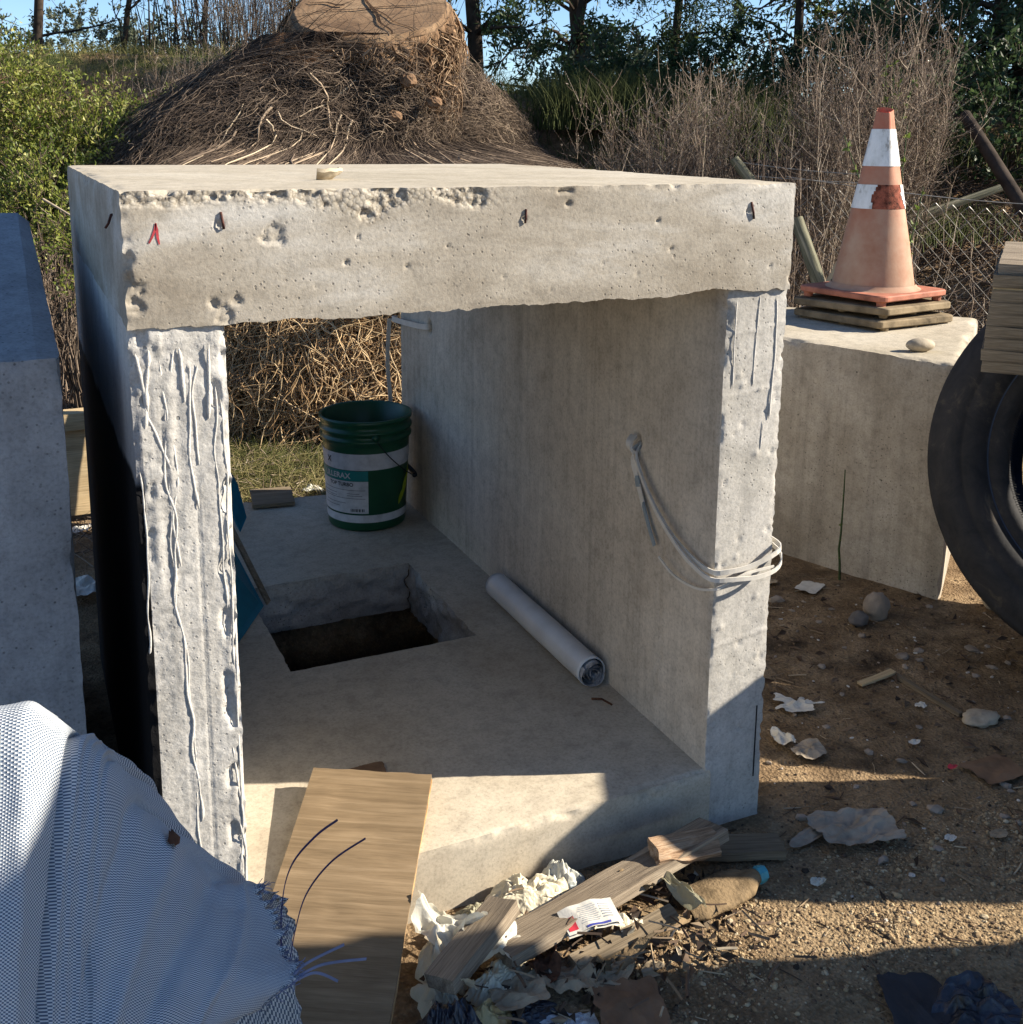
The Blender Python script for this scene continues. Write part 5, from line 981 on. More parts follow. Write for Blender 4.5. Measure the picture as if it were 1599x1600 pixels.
# ------------------------------------------------------------------ vegetation
vg = np.random.default_rng(55)
M['dryst'] = tinted('dry_stems', [(0, (.06, .042, .032)), (.5, (.15, .11, .082)), (.8, (.27, .21, .16)), (1, (.46, .39, .30))], .9)
M['dryfl'] = tinted('dry_seed_heads', [(0, (.11, .08, .062)), (.5, (.24, .185, .145)), (1, (.44, .37, .30))], .9, trans=.2)
def dry_bush(label, cx_, cy_, rx, ry, h, n, z0=None, lean=(0, 0), tw=9, group=None, fl=1.0, fan=.18, tone=(0, 1), hj=(.55, 1.0)):
    zg = float(terrain(cx_, cy_)) if z0 is None else z0
    t = thing('dry_bush', label, 'dry bush', (cx_, cy_, zg), group)
    bx = cx_ + np.clip(vg.normal(0, .45, n), -1, 1) * rx; by = cy_ + np.clip(vg.normal(0, .45, n), -1, 1) * ry; L = h * vg.uniform(*hj, n) * (1 - .25 * np.clip(np.abs(bx - cx_) / (rx + .01) - .5, 0, 1)); K = 9; a = np.linspace(0, 1, K)[None]
    dirx = (bx - cx_) / (rx + 1e-3) * fan + lean[0] + vg.normal(0, .06, n); diry = (by - cy_) / (ry + 1e-3) * fan + lean[1] + vg.normal(0, .06, n); ph = vg.uniform(0, 99, n)[:, None]
    P = V3(bx[:, None] + L[:, None] * (a * dirx[:, None] + .06 * fbm(V3(ph, 0, a * 4), 1, 3, 1)), by[:, None] + L[:, None] * (a * diry[:, None] + .05 * fbm(V3(ph, 5, a * 3), 1, 2, 2)), zg - .03 + L[:, None] * a)
    m = MB(); m.tubes(P, vg.uniform(.0014, .0034, n)[:, None] * (1.1 - .8 * a), 3, a=vg.uniform(*tone, n))
    i = vg.integers(0, n, n * tw); s_ = vg.uniform(.3, 1.0, n * tw) ** .8; k = np.minimum((s_ * (K - 1)).astype(int), K - 2); f = (s_ * (K - 1) - k)[:, None]; p0 = P[i, k] * (1 - f) + P[i, k + 1] * f
    d = nrm(vg.normal(size=(n * tw, 3)) * np.array([1, 1, .4]) + np.array([0, 0, .8])); l = vg.uniform(.06, .26, n * tw) * (1.1 - .6 * s_) * min(1.2, h); a4 = np.linspace(0, 1, 4)[None, :, None]
    Q_ = p0[:, None] + d[:, None] * l[:, None, None] * a4 + (vg.normal(0, .012, (n * tw, 1, 3))) * a4 ** 2 + np.array([0, 0, .03]) * a4 ** 2
    m.tubes(Q_, (vg.uniform(.0007, .0016, n * tw)[:, None]) * np.array([1, .9, .7, .4]), 3, a=np.repeat(vg.uniform(*tone, n), tw)[:n * tw]); stuff(m.build('stems', M['dryst'], t))
    nf = int(n * tw * 3.6 * fl)
    if nf:
        j = vg.integers(0, n * tw, nf); q = vg.uniform(.3, 1, nf)[:, None]; pp = Q_[j, 0] * (1 - q) + Q_[j, 3] * q; m = MB(); m.leaves(pp, d[j] + vg.normal(0, .7, (nf, 3)), vg.uniform(.005, .015, nf), vg.uniform(.002, .006, nf), vg, a=vg.uniform(*tone, nf)); stuff(m.build('seed_heads', M['dryfl'], t))
    return t
dry_bush('broad dry grey-brown bush standing behind the right end of the culvert top', 2.84, 2.85, .29, .20, 1.72, 320, lean=(.0, 0), fan=.10, tw=26)
dry_bush('smaller dry bush left of the broad grey-brown one, beside the root mass', 2.57, 3.0, .12, .14, 1.30, 80, tw=7)
dry_bush('tall dry brown bush rising behind the fence, left of the traffic cone', 3.40, 2.50, .13, .2, 1.68, 120, lean=(.0, 0), tw=28, fan=.10)
dry_bush('tall dry bush with spreading top behind the traffic cone', 3.88, 2.62, .20, .22, 1.66, 110, lean=(.03, 0), tw=28, hj=(.6, 1.0), fan=.12)
dry_bush('low tangle of dry stalks at the foot of the fence, left of the traffic cone', 3.02, 2.05, .28, .15, .75, 170, tw=5, fl=.3, fan=.5, hj=(.3, 1))
dry_bush('dense dry stalks left of the fence behind the culvert corner', 3.12, 2.42, .18, .15, 1.30, 150, tw=6, fl=.5, lean=(-.05, 0))
dry_bush('pale bare stalks sprouting at the right edge above the timber stack', 3.32, 1.62, .20, .12, 1.25, 26, tw=5, fl=.25, fan=.55, tone=(.6, 1), hj=(.5, 1), lean=(.05, 0))
dry_bush('low pale stalks tangled behind the back edge of the tan block', 3.10, 1.88, .35, .14, .55, 130, tw=4, fl=.2, fan=.8, tone=(.45, 1), hj=(.3, 1))
dry_bush('bent dry twigs at the left end of the gap, beside the left block', .03, 3.0, .22, .12, .78, 130, z0=.35, tw=6, fl=0, fan=.3, tone=(.3, .9))
# slim green plants
def sprig(label, base, h, n, mat_leaf, lean=(0, 0), leafs=40, L=.03, r0=.004, spread=.15, name='weed', cat='plant'):
    t = thing(name, label, cat, base); a = np.linspace(0, 1, 8)[None]; ph = vg.uniform(0, 99, n)[:, None]; hh = h * vg.uniform(.6, 1, n)[:, None] if n > 1 else np.array([[h]])
    dx = lean[0] + vg.normal(0, spread, n)[:, None] * (n > 1); dy = lean[1] + vg.normal(0, spread, n)[:, None] * (n > 1)
    P = V3(base[0] + hh * (a * dx + .03 * fbm(V3(ph, 0, a * 3), 1, 2, 1)), base[1] + hh * (a * dy), base[2] + hh * a); m = MB(); m.tubes(P, r0 * (1 - .6 * a) * np.ones((n, 1)), 5, a=.5); m.build('stem', M['greenstem'], t)
    i = vg.integers(0, n, leafs); k = vg.integers(2, 8, leafs); m = MB(); m.leaves(P[i, k - 1] * .5 + P[i, np.minimum(k, 7)] * .5, vg.normal(size=(leafs, 3)) + np.array([0, 0, .7]), L * vg.uniform(.5, 1.1, leafs), L * .45, vg, a=vg.uniform(size=leafs)); stuff(m.build('leaves', mat_leaf, t)); return t
M['greenstem'] = plain('green_stem', (.05, .08, .03), .8, .2); M['greenleaf'] = tinted('bright_leaves', [(0, (.06, .10, .018)), (.5, (.13, .19, .035)), (1, (.26, .31, .08))], .6, .3, trans=.4)
sprig('single thin dark green stem standing in front of the tan block', (2.205, .905, 0), .37, 1, M['greenleaf'], leafs=9, L=.015, r0=.0045, name='weed', cat='weed')
sprig('bright green leafy sprig behind the traffic cone at its right', (3.22, 1.78, .75), .75, 4, M['greenleaf'], lean=(-.05, 0), leafs=120, L=.032, spread=.10)
sprig('yellow-green sprig among the tall dry bushes behind the cone', (3.75, 2.45, 1.3), .55, 5, M['greenleaf'], leafs=130, L=.03, spread=.2)

# green shrub on the left
M['shrubleaf'] = tinted('shrub_leaves', [(0, (.06, .085, .014)), (.35, (.14, .18, .03)), (.7, (.27, .29, .06)), (1, (.46, .43, .16))], .45, .4, trans=.4)
M['bark'] = plain('thin_brown_bark', (.10, .075, .055), .9, .2, .3, 20)
def shrub(label, blobs, nl, base, leafL, mat, nb=40, name='green_shrub', cat='shrub', tone=(0, 1), group=None, thick=.012):
    t = thing(name, label, cat, base, group); base = np.array(base); B = np.array(blobs, float); vol = B[:, 3] * B[:, 4] * B[:, 5]; w = vol / vol.sum()
    i = vg.choice(len(B), nb, p=w); tips = B[i, :3] + nrm(vg.normal(size=(nb, 3))) * B[i, 3:6] * vg.uniform(.3, .95, (nb, 1)); K = 10; a = np.linspace(0, 1, K)[None, :, None]; ph = vg.uniform(0, 99, (nb, 1))
    mid = base + (tips - base) * np.array([.3, .3, .55]); P = (1 - a) ** 2 * base + 2 * a * (1 - a) * mid[:, None] + a ** 2 * tips[:, None]; wob = np.stack([fbm(V3(ph, k * 7, a[..., 0] * 5), 1, 2, 3) for k in range(3)], -1) * .07 * a; P = P + wob
    m = MB(); m.tubes(P, thick * vg.uniform(.5, 1, nb)[:, None] * (1 - .8 * a[..., 0]), 4, a=.5); m.build('branches', M['bark'], t)
    nt = nl // 14; j = vg.choice(len(B), nt, p=w); dirs = nrm(vg.normal(size=(nt, 3))); rr = vg.uniform(.15, 1, (nt, 1)) ** .5; c = B[j, :3] + dirs * B[j, 3:6] * rr * (1 + .25 * fbm(dirs * 2 + j[:, None], 1.5, 2, 9)[:, None])
    tw_d = nrm(dirs + vg.normal(0, .6, (nt, 3)) + np.array([0, 0, .4])); tl = vg.uniform(.05, .14, nt); a3 = np.linspace(0, 1, 3)[None, :, None]; m = MB(); m.tubes(c[:, None] + tw_d[:, None] * tl[:, None, None] * a3, .0018, 3, a=.5); stuff(m.build('twigs', M['bark'], t))
    k = np.repeat(np.arange(nt), 14); q = vg.uniform(0, 1, len(k)); pos = c[k] + tw_d[k] * (tl[k] * q)[:, None] + vg.normal(0, .012, (len(k), 3)); cl = np.clip(vg.normal(.5, .22, nt)[k] + vg.normal(0, .12, len(k)), 0, 1); lo, hi = tone
    m = MB(); m.leaves(pos, vg.normal(size=(len(k), 3)) + tw_d[k] + np.array([0, 0, .3]), leafL * vg.uniform(.5, 1.2, len(k)), leafL * .5 * vg.uniform(.6, 1.1, len(k)), vg, a=lo + cl * (hi - lo)); stuff(m.build('leaves', mat, t)); return t
shrub('big sunlit yellow-green shrub filling the upper left corner', [(-.15, 4.55, 1.35, .35, .4, .50), (.12, 4.4, 1.15, .35, .4, .45), (.42, 4.2, 1.05, .36, .35, .36), (.30, 4.45, 1.38, .32, .3, .26), (-.12, 4.6, 1.62, .30, .3, .28), (-.3, 4.2, .9, .35, .3, .5)], 32000, (-.05, 4.6, .0), .028, M['shrubleaf'], 90)
shrub('low bright green shoots just left of the culvert top corner', [(.10, 2.70, .98, .14, .12, .14), (.0, 3.0, 1.12, .20, .15, .18), (.18, 2.9, .85, .10, .10, .10)], 3200, (.10, 2.9, .1), .024, M['shrubleaf'], 22, thick=.006)
shrub('darker green twiggy bush between the shrub and the root mass', [(.55, 4.25, 1.15, .25, .25, .22), (.35, 3.9, .75, .3, .25, .4)], 3500, (.5, 4.3, .0), .024, tinted('dark_shrub_leaves', [(0, (.02, .04, .01)), (1, (.08, .13, .03))], .5, .3, trans=.3), 50)

shrub('olive green shrub on the slope between the big shrub and the root mass', [(.75, 5.3, 1.30, .38, .3, .28), (1.05, 5.6, 1.42, .30, .3, .20)], 7000, (.8, 5.4, .6), .03, M['shrubleaf'], 36, tone=(0, .6))
dry_bush('reddish dry twigs on the slope left of the root mass', 1.15, 6.0, .45, .25, .75, 150, tw=12, fan=.3)
dry_bush('fine dry twigs on the skyline slope close to the left shoulder of the root mass', 1.75, 7.2, .5, .3, .70, 130, tw=12, fan=.3)
# trees beyond
M['darkleaf'] = tinted('dark_leaves', [(0, (.022, .042, .018)), (.5, (.05, .085, .032)), (.85, (.10, .145, .05)), (1, (.20, .23, .07))], .55, .35, trans=.35)
M['yellowleaf'] = tinted('yellow_leaves', [(0, (.12, .12, .05)), (.5, (.30, .27, .12)), (1, (.50, .42, .20))], .6, .3, trans=.45)
M['greyleaf'] = tinted('grey_green_leaves', [(0, (.05, .065, .05)), (.5, (.10, .125, .085)), (1, (.22, .24, .15))], .6, .3, trans=.4)
M['trunk'] = plain('tree_bark', (.055, .042, .033), .95, .1, .4, 10, .6)
def tree(label, x, y, h, r0, nlimb, nl, leafL, mat, crown=(1.2, 1.2), zc=.5, lean=0.0, tone=(0, 1), name='tree', drop=.0, group=None, limb_up=.6, asp=.3):
    z0 = float(terrain(x, y)); t = thing(name, label, 'tree', (x, y, z0), group); K = 12; a = np.linspace(0, 1, K)
    ph = vg.uniform(0, 99); tr = V3(x + lean * h * a + .12 * h * .3 * fbm(V3(ph, 0, a * 2.5), 1, 2, 3), y + .1 * h * .3 * fbm(V3(ph, 7, a * 2.5), 1, 2, 4), z0 - .1 + h * a)
    m = MB(); m.tubes(tr[None], (r0 * (1 - .8 * a))[None], 8); m.build('trunk', M['trunk'], t)
    s_ = vg.uniform(.12, .95, nlimb); k = (s_ * (K - 1)).astype(int); p0 = tr[k]; az = vg.uniform(0, 2 * np.pi, nlimb); L = crown[0] * vg.uniform(.5, 1.1, nlimb) * (1.1 - .5 * s_); a8 = np.linspace(0, 1, 8)[None, :, None]
    d = np.stack([np.cos(az), np.sin(az), limb_up * vg.uniform(.3, 1.6, nlimb)], -1); phb = vg.uniform(0, 99, (nlimb, 1)); wob = np.stack([fbm(V3(phb, q * 7, a8[..., 0] * 4), 1, 2, 5) for q in range(3)], -1) * .25 * L[:, None, None] * a8
    P = p0[:, None] + nrm(d)[:, None] * L[:, None, None] * a8 + wob + np.array([0, 0, -drop]) * a8 ** 2
    m = MB(); m.tubes(P, (r0 * .32 * vg.uniform(.4, 1, nlimb))[:, None] * (1 - .85 * a8[..., 0]), 4)
    nt = nlimb * 7; i = vg.integers(0, nlimb, nt); kk = vg.integers(2, 8, nt); q0 = P[i, kk]; dd = nrm(nrm(d)[i] + vg.normal(0, .9, (nt, 3))); l2 = vg.uniform(.15, .5, nt) * crown[1] * .5; Q_ = q0[:, None] + dd[:, None] * l2[:, None, None] * a8[:, ::2] + vg.normal(0, .05, (nt, 1, 3)) * a8[:, ::2] ** 2 + np.array([0, 0, -drop * .5]) * a8[:, ::2] ** 2
    m.tubes(Q_, (r0 * .06 + .002) * (1 - .7 * a8[:, ::2, 0]) * np.ones((nt, 1)), 3); stuff(m.build('limbs', M['trunk'], t))
    if nl:
        j = vg.integers(0, nt, nl); q = vg.uniform(0, 1, nl); kf = q * 3; k0 = np.minimum(kf.astype(int), 2); f = (kf - k0)[:, None]; pos = Q_[j, k0] * (1 - f) + Q_[j, k0 + 1] * f + vg.normal(0, .05, (nl, 3)); cl = np.clip(vg.normal(.45, .2, nt)[j] + vg.normal(0, .13, nl), 0, 1)
        m = MB(); m.leaves(pos, dd[j] + vg.normal(0, .7, (nl, 3)) + np.array([0, 0, -.4]), leafL * vg.uniform(.5, 1.2, nl), leafL * asp * vg.uniform(.6, 1.2, nl), vg, a=tone[0] + cl * (tone[1] - tone[0])); stuff(m.build('leaves', mat, t))
    return t
# left: thin, half bare
tree('slim dark trunk standing above the big shrub at the far left', .30, 9.4, 4.2, .045, 22, 2200, .07, M['greyleaf'])
tree('bare leaning sapling second from the left against the sky', 1.05, 9.8, 4.0, .03, 26, 2200, .06, M['greyleaf'], lean=.12)
tree('bare thin tree with curved limbs in the gap left of the root mass', 1.75, 10.2, 4.0, .03, 28, 2600, .065, M['yellowleaf'], lean=.10)
tree('thin tree with pale yellow leaves just left of the stump', 2.75, 10.0, 4.2, .035, 24, 3200, .085, M['yellowleaf'], crown=(1.1, 1.0))
tree('second pale-leaved tree close behind the left shoulder of the root mass', 3.35, 9.6, 3.8, .03, 22, 2600, .08, M['yellowleaf'], crown=(1.0, 1.0))
tree('grey-leaved tree at the far upper left corner', -.6, 9.6, 4.2, .06, 22, 2600, .08, M['greyleaf'])
for i, (x, y, lab) in enumerate(((.9, 12.2, 'low hazy grey bush on the skyline above the shrub'), (1.9, 12.6, 'low hazy grey bush on the skyline between the thin saplings'), (3.0, 12.4, 'low hazy grey bush on the skyline left of the stump'), (-.6, 12.0, 'low hazy grey bush on the skyline in the far left corner'))):
    z = float(terrain(x, y)); shrub(lab, [(x, y, z + .42, .75, .4, .50), (x + .5, y + .2, z + .28, .5, .3, .36)], 5200, (x, y, z), .06, M['greyleaf'], 24, 'skyline_bush', 'bush')
gl = np.random.default_rng(9)
def stalks(name, label, xs, ys, n, h, r_, mat, tone, cat='stalks', lean=.1, K=6):
    x = gl.uniform(*xs, n); y = gl.uniform(*ys, n); z = terrain(x, y); a = np.linspace(0, 1, K)[None]; L = gl.uniform(*h, n)[:, None]; dx = gl.normal(0, lean, n)[:, None]; dy = gl.normal(0, lean, n)[:, None]
    P = V3(x[:, None] + L * dx * (a + a ** 2), y[:, None] + L * dy * (a + a ** 2), z[:, None] - .02 + L * a * (1 - .12 * a * (np.abs(dx) + np.abs(dy)))); m = MB(); m.tubes(P, gl.uniform(*r_, n)[:, None] * (1 - .8 * a), 3, a=gl.uniform(*tone, n)); return stuff(tag(m.build(name, mat), label, cat))
stalks('thin_stalks', 'fine upright bare stalks on the skyline left of the stump', (1.2, 4.2), (9.0, 11.5), 260, (.8, 2.6), (.005, .010), M['trunk'], (0, 1), lean=.08)
# right: dense dark trees
tree('dark tree with a stout trunk right behind the stump', 4.05, 8.4, 4.4, .09, 34, 9000, .085, M['darkleaf'], crown=(1.4, 1.2), drop=.5)
tree('dark leaning tree with crooked trunk, second right of the stump', 5.0, 8.2, 4.2, .06, 34, 8000, .085, M['darkleaf'], crown=(1.4, 1.2), lean=.12, drop=.6)
tree('feathery dark tree whose boughs hang in the middle of the skyline', 6.1, 8.0, 4.6, .05, 40, 9000, .085, M['darkleaf'], crown=(1.6, 1.2), drop=.8, asp=.22)
tree('dark tree above the broad dry bush', 6.7, 6.9, 4.4, .05, 36, 9000, .085, M['darkleaf'], crown=(1.5, 1.2), drop=.8, asp=.22)
tree('dark conifer-like tree behind the tall dry bush', 6.9, 5.7, 4.4, .05, 44, 11000, .075, M['darkleaf'], crown=(1.5, 1.2), drop=1.0, tone=(0, .8), asp=.22)
tree('dense dark green tree at the top right corner', 6.9, 4.7, 4.4, .055, 48, 12000, .075, M['darkleaf'], crown=(1.5, 1.3), drop=1.1, tone=(0, .8), asp=.22)
tree('dark fern-leaved tree at the right edge behind the bare stalks', 6.2, 3.9, 3.8, .09, 46, 10000, .07, M['darkleaf'], crown=(1.4, 1.2), drop=1.1, tone=(0, .8), asp=.22)
tree('tall dark tree farther back in the middle', 6.6, 11.0, 5.2, .12, 36, 7000, .11, M['darkleaf'], crown=(2.0, 1.6), drop=.8)
tree('tall dark tree farther back at the right', 9.0, 8.2, 5.6, .13, 40, 9000, .12, M['darkleaf'], crown=(2.2, 1.8), drop=1.0)
tree('dark tree continuing the row beyond the right edge, first of five', 8.6, 2.6, 4.2, .12, 40, 9000, .11, M['darkleaf'], crown=(2.0, 1.6), drop=1.0)
tree('dark tree continuing the row beyond the right edge, second of five', 9.4, 3.6, 4.6, .12, 40, 9000, .11, M['darkleaf'], crown=(2.0, 1.6), drop=1.0)
tree('dark tree continuing the row beyond the right edge, third of five', 10.2, 2.4, 4.8, .12, 40, 9000, .11, M['darkleaf'], crown=(2.0, 1.6), drop=1.0)
tree('dark tree continuing the row beyond the right edge, fourth of five', 8.2, 4.0, 4.4, .12, 40, 9000, .11, M['darkleaf'], crown=(2.0, 1.6), drop=1.0)
tree('dark tree continuing the row beyond the right edge, fifth of five', 10.5, 4.8, 5.2, .12, 40, 9000, .11, M['darkleaf'], crown=(2.0, 1.6), drop=1.0)
for i, (x, y, s_, lab) in enumerate(((5.4, 5.9, .55, 'dark shrubby mass on the bank above the broad dry bush'), (5.9, 4.8, .55, 'dark shrubby mass on the bank between the two tall dry bushes'), (5.6, 3.9, .6, 'dark shrubby mass behind the traffic cone'), (5.3, 3.1, .6, 'dark shrubby mass behind the bare stalks at the right edge'), (4.5, 6.3, .4, 'dark low bush on the bank right of the root mass'), (5.0, 7.2, .5, 'blue-grey bush at the top of the bank right of the stump'))):
    z = float(terrain(x, y)); shrub(lab, [(x, y, z + s_ * .6, s_, s_ * .8, s_ * .8), (x + .4, y - .2, z + s_ * .4, s_ * .8, s_ * .6, s_ * .6), (x - .4, y + .1, z + s_ * .5, s_ * .7, s_ * .6, s_ * .6)], 6500, (x, y, z), .05, M['darkleaf'] if i != 5 else M['greyleaf'], 40, 'dark_bush', 'bush', (0, .75))
# grass
M['grass'] = tinted('dry_green_grass', [(0, (.05, .07, .02)), (.4, (.13, .14, .05)), (.7, (.28, .25, .10)), (1, (.48, .40, .22))], .8, .2, trans=.35)
def grass_patch(name, xs, ys, n, h, tone, lean=.5, r_=(.0012, .0028), keep=None):
    x = gl.uniform(*xs, n); y = gl.uniform(*ys, n)
    if keep is not None: k = keep(x, y); x = x[k]; y = y[k]; n = len(x)
    z = terrain(x, y); a = np.linspace(0, 1, 5)[None]; L = gl.uniform(*h, n)[:, None]; dx = gl.normal(0, lean, n)[:, None]; dy = gl.normal(0, lean, n)[:, None]
    P = V3(x[:, None] + L * dx * a ** 1.5, y[:, None] + L * dy * a ** 1.5, z[:, None] + L * (a - .35 * a ** 2 * np.clip(np.hypot(dx, dy), 0, 1.3))); m = MB(); m.tubes(P, gl.uniform(*r_, n)[:, None] * (1.05 - a), 3, a=gl.uniform(*tone, n)); return stuff(m.build(name, M['grass']))
struct_keep = lambda x, y: np.hypot(x - RC[0], y - RC[1]) > .9
grass_patch('dry_grass', (.2, 1.6), (2.02, 3.5), 9000, (.03, .13), (.35, 1), 1.0, keep=lambda x, y: fbm(V3(x, y, 0), 3, 2, 5) > -.35)
grass_patch('green_weeds', (.35, 1.1), (2.5, 3.3), 2200, (.04, .12), (0, .45), .8)
grass_patch('bank_grass', (2.4, 5.4), (3.6, 6.6), 9000, (.05, .22), (.05, .55), .7, (.002, .004), keep=struct_keep)
grass_patch('skyline_grass', (-.8, 3.6), (6.0, 9.5), 9000, (.04, .16), (.1, .8), .6, (.002, .005))
def tussock(label, x, y, n, h, tone, sp=.12):
    z = float(terrain(x, y)); a = np.linspace(0, 1, 7)[None]; az = gl.uniform(0, 2 * np.pi, n)[:, None]; L = gl.uniform(.6, 1, n)[:, None] * h; o_ = gl.uniform(.1, .75, n)[:, None]; bx = x + gl.normal(0, sp, n)[:, None]; by = y + gl.normal(0, sp, n)[:, None]
    P = V3(bx + np.cos(az) * o_ * L * a ** 1.7, by + np.sin(az) * o_ * L * a ** 1.7, z + L * (a - .3 * o_ * a ** 2.5)); m = MB(); m.tubes(P, .0035 * (1.05 - a) * np.ones((n, 1)), 3, a=gl.uniform(*tone, n)); t = thing('grass_tussock', label, 'grass tussock', (x, y, z)); stuff(m.build('blades', M['grass'], t)); return t
tussock('large olive-green grass tussock on the bank right of the root mass', 3.30, 4.5, 1300, .42, (.0, .38), .2)
tussock('dark grass tussock farther up the bank, behind the olive one', 3.9, 5.2, 1000, .32, (.0, .45), .22)
tussock('dark grass tussock between the two dry bushes', 3.9, 3.9, 900, .5, (.0, .35), .22)
tussock('grass tussock left of the broad dry bush', 2.95, 4.0, 700, .4, (.0, .6), .15)
for k, (x, y, lab) in enumerate(((4.3, 4.6, 'dark grass tussock high on the bank above the broad dry bush'), (4.9, 3.4, 'dark grass tussock right of the tall dry bush'), (4.4, 3.0, 'dark grass tussock behind the fence'))): tussock(lab, x, y, 700, .3, (.0, .35), .25)
# loose brush on the right bank
def brush(name, xs, ys, n, L, r_, tone, lift=.15):
    x = gl.uniform(*xs, n); y = gl.uniform(*ys, n); z = terrain(x, y) + gl.uniform(0, lift, n); d = nrm(gl.normal(size=(n, 3)) * np.array([1, 1, .35])); l = gl.uniform(*L, n); a = np.linspace(-.5, .5, 6)[None, :, None]
    P = V3(x, y, z)[:, None] + d[:, None] * l[:, None, None] * a + gl.normal(0, .1, (n, 1, 3)) * l[:, None, None] * a ** 2; m = MB(); m.tubes(P, gl.uniform(*r_, n)[:, None] * (1 - .7 * np.linspace(0, 1, 6)[None]), 3, a=gl.uniform(*tone, n)); return stuff(m.build(name, M['dryst']))
brush('brushwood', (2.6, 5.2), (1.7, 3.8), 3200, (.2, .8), (.002, .006), (0, .6))
brush('brushwood', (.0, 1.2), (3.3, 5.4), 900, (.2, .7), (.002, .005), (0, .6), .3)
brush('straw_litter', (.2, 2.2), (2.0, 3.6), 2600, (.05, .25), (.001, .003), (.35, 1.0), .04)
brush('straw_litter', (-.3, .35), (2.0, 3.0), 500, (.04, .2), (.001, .003), (.1, .9), .03)

# ------------------------------------------------------------------ fence, posts, wires
M['wire'] = plain('galvanised_wire', (.30, .29, .27), .5, .5, .3, 30, .1, .6)
M['oldpost'] = wood('old_mossy_post', (.07, .075, .05), (.17, .165, .11), (.34, .31, .22), 1.0, .7)
ff = thing('chain_link_fence', 'sagging chain-link fence strung behind the traffic cone', 'fence', (3.5, 2.0, .7))
A0 = np.array([3.05, 2.33, 0]); A1 = np.array([4.25, 1.50, 0]); FL = np.linalg.norm(A1 - A0); fd = (A1 - A0) / FL; nd = np.array([-fd[1], fd[0], 0])
s_ = .034; H0, H1 = .62, 1.22; nW = int(FL / s_); K = int((H1 - H0) / s_) + 1; kz = np.arange(K); paths = []
for i in range(nW):
    for sg in (i % 2,):
        u = i * s_ + ((kz + sg) % 2) * s_; v = H0 + kz * s_
        sag = .05 * np.sin(u / FL * np.pi * 2.2) * (v - H0) ; p = A0 + fd * u[:, None] + nd * (sag * .8 + .03 * np.sin(v * 7 + u * 3))[:, None]; p[:, 2] = v - .10 * (u / FL) * sstep(0, 1, u / FL) - .06 * np.sin(np.pi * u / FL); p += nd * (((kz % 2) * 2 - 1) * .0015)[:, None]; paths.append(p)
m = MB(); m.tubes(np.array(paths), .0017, 4); stuff(m.build('wire_mesh', M['wire'], ff))
m = MB(); u = np.linspace(0, FL, 30); p = A0 + fd * u[:, None]; p[:, 2] = H1 - .10 * (u / FL) * sstep(0, 1, u / FL) - .06 * np.sin(np.pi * u / FL) + .005; m.tubes(p[None], .0022, 4); m.build('top_wire', M['wire'], ff)
def log(name, p0, p1, r0, r1, mat, label, cat='post', seed=0):
    p0 = np.array(p0, float); p1 = np.array(p1, float); t = np.linspace(0, 1, 30); L = np.linalg.norm(p1 - p0); th = np.linspace(0, 2 * np.pi, 17); T_, H_ = np.meshgrid(th, t); r_ = (r0 + (r1 - r0) * H_) * (1 + .08 * fbm(V3(np.cos(T_), np.sin(T_), H_ * 3), 1.5, 3, seed))
    m = MB(); P = V3(H_ * L, r_ * np.cos(T_), r_ * np.sin(T_)); m.grid(P, flip=True)
    for e in (0, -1): b0 = m.n; m.add(P[e, :-1]); m.ng.append([b0 + i for i in (range(16) if e else reversed(range(16)))])
    o = m.build(name, mat); d = p1 - p0; o.matrix_basis = frame_m(p0, d, (0, .3, 1) if abs(d[1]) < abs(d[2]) + .01 else (1, 0, .2)); return tag(o, label, cat)
log('fence_post', (2.95, 1.90, .72), (2.90, 2.06, 1.06), .030, .028, M['oldpost'], 'leaning green-grey round post between the culvert corner and the cone', seed=1)
log('fence_post', (3.08, 2.35, 1.0), (2.905, 2.53, 1.30), .026, .024, M['oldpost'], 'old tilted post behind the right end of the culvert top, by the barbed wire', seed=2)
log('fallen_log', (4.12, 1.80, .92), (4.42, 2.62, 1.52), .034, .03, M['trunk'], 'dark fallen log slanting behind the bare stalks at the right edge', 'log', seed=3)
log('fallen_branch', (3.3, 2.9, .7), (4.6, 2.5, 1.15), .03, .02, M['oldpost'], 'grey fallen branch on the bank behind the fence', 'branch', seed=4)
def barbed(p0, p1, label, sag=.03):
    p0 = np.array(p0); p1 = np.array(p1); t = thing('barbed_wire', label, 'barbed wire', tuple(p0)); q = np.linspace(0, 1, 24)[:, None]; P = p0 + (p1 - p0) * q - np.array([0, 0, sag]) * 4 * q * (1 - q); m = MB(); m.tubes(P[None], .0022, 4); m.build('line_wire', M['wire'], t)
    c = P[2::3]; d = nrm(gl.normal(size=(len(c), 3))); m = MB(); m.tubes(np.stack([c - d * .014, c, c + d * .014], 1), .0014, 3); m.build('barbs', M['wire'], t)
barbed((2.93, 2.52, 1.285), (3.42, 2.10, 1.235), 'upper strand of barbed wire running right from the tilted post', .01)
barbed((2.96, 2.48, 1.225), (3.40, 2.05, 1.20), 'lower strand of barbed wire, just above the culvert corner', .005)
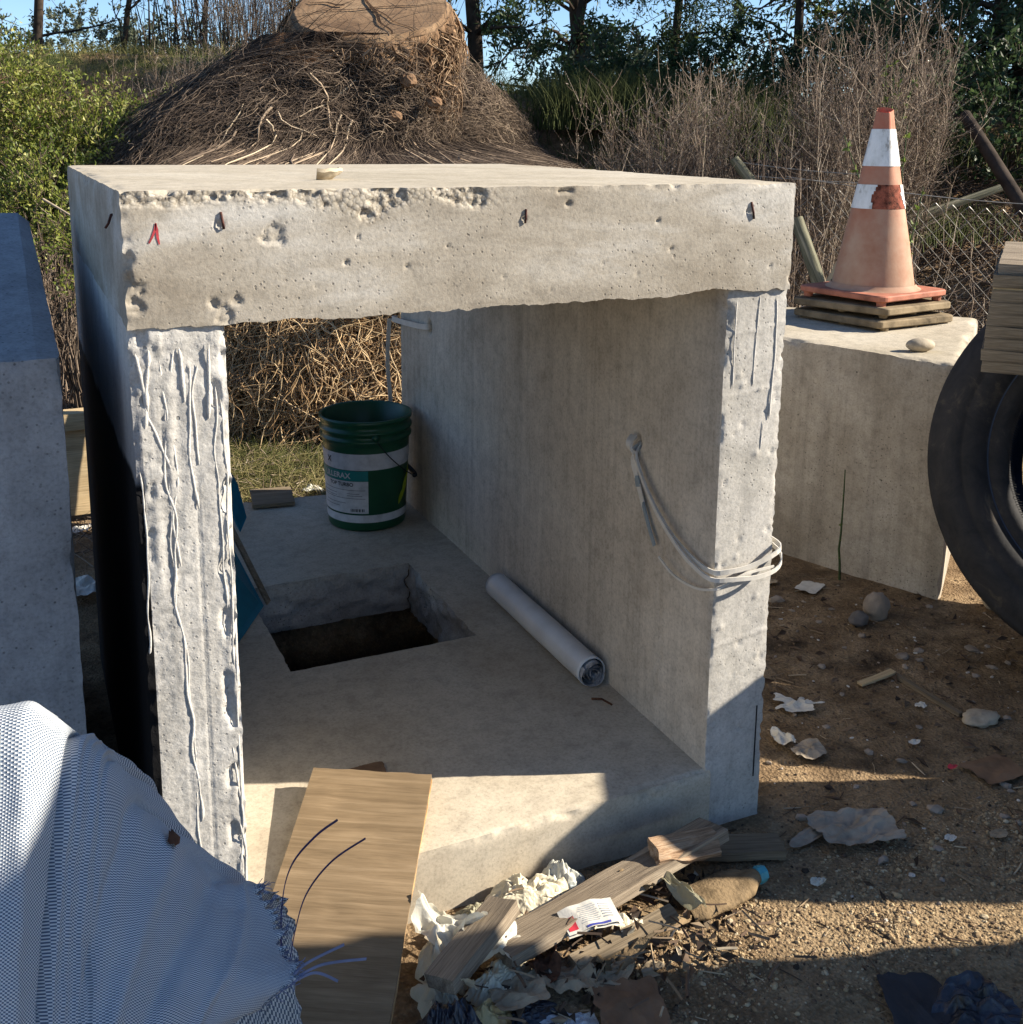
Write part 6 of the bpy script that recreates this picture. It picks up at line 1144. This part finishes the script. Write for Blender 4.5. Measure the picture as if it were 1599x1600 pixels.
# stones on the right bank
stone('boulder', (4.35, 3.1, float(terrain(4.35, 3.1)) + .12), (.16, .14, .12), M['stoned'], 'grey boulder on the dark bank between the dry bushes', seed=21, amp=.25)
stone('stone', (2.72, 3.4, float(terrain(2.72, 3.4)) + .04), (.07, .06, .05), M['stone'], 'pale stone at the right foot of the root mass', seed=22, amp=.25)
# dead branches poking from the shrub and over the block
def stick(label, pts, r_, mat, name='dead_branch', cat='branch'):
    P = catmull(np.array(pts, float), 16); m = MB(); m.tubes(P[None], (r_ * (1 - .6 * np.linspace(0, 1, 16)))[None], 6); return tag(m.build(name, mat), label, cat)
M['palestick'] = plain('pale_dead_twig', (.34, .28, .20), .9, .2, .3, 30)
stick('pale dead branch slanting out of the shrub toward the root mass', [(.45, 3.95, 1.12), (.62, 3.85, 1.27), (.82, 3.8, 1.40)], .008, M['palestick'])
stick('thin reddish twig reaching right along the top of the culvert from the shrub', [(.25, 2.9, 1.22), (.45, 2.85, 1.20), (.63, 2.8, 1.13)], .005, M['palestick'])
stick('pale stick crossing behind the left end of the culvert top', [(-.02, 2.6, 1.16), (.07, 2.55, 1.10), (.14, 2.5, 1.05)], .005, M['palestick'])

# ------------------------------------------------------------------ groups of alike things
GROUPS = {'plank': 'planks lying about the culvert', 'plastic bag': 'plastic bags in the rubbish heap', 'scrap': 'scraps on the ground', 'tree': 'trees beyond the bank', 'bush': 'bushes on the bank', 'dry bush': 'dry bushes behind the culvert',
          'grass tussock': 'grass tussocks on the bank', 'stone': 'stones lying about', 'tyre': 'worn tyres at the right', 'concrete block': 'concrete blocks beside the culvert', 'barbed wire': 'barbed wire strands', 'slab': 'slabs under the traffic cone',
          'post': 'old leaning posts', 'branch': 'dead branches', 'strap': 'straps on the inner wall', 'board': 'boards in and behind the culvert', 'shrub': 'shrubs at the left', 'plant': 'weeds behind the cone'}
for o in list(COL.objects):
    if o.parent is None and o.get('category') in GROUPS and 'group' not in o.keys(): o['group'] = GROUPS[o['category']]
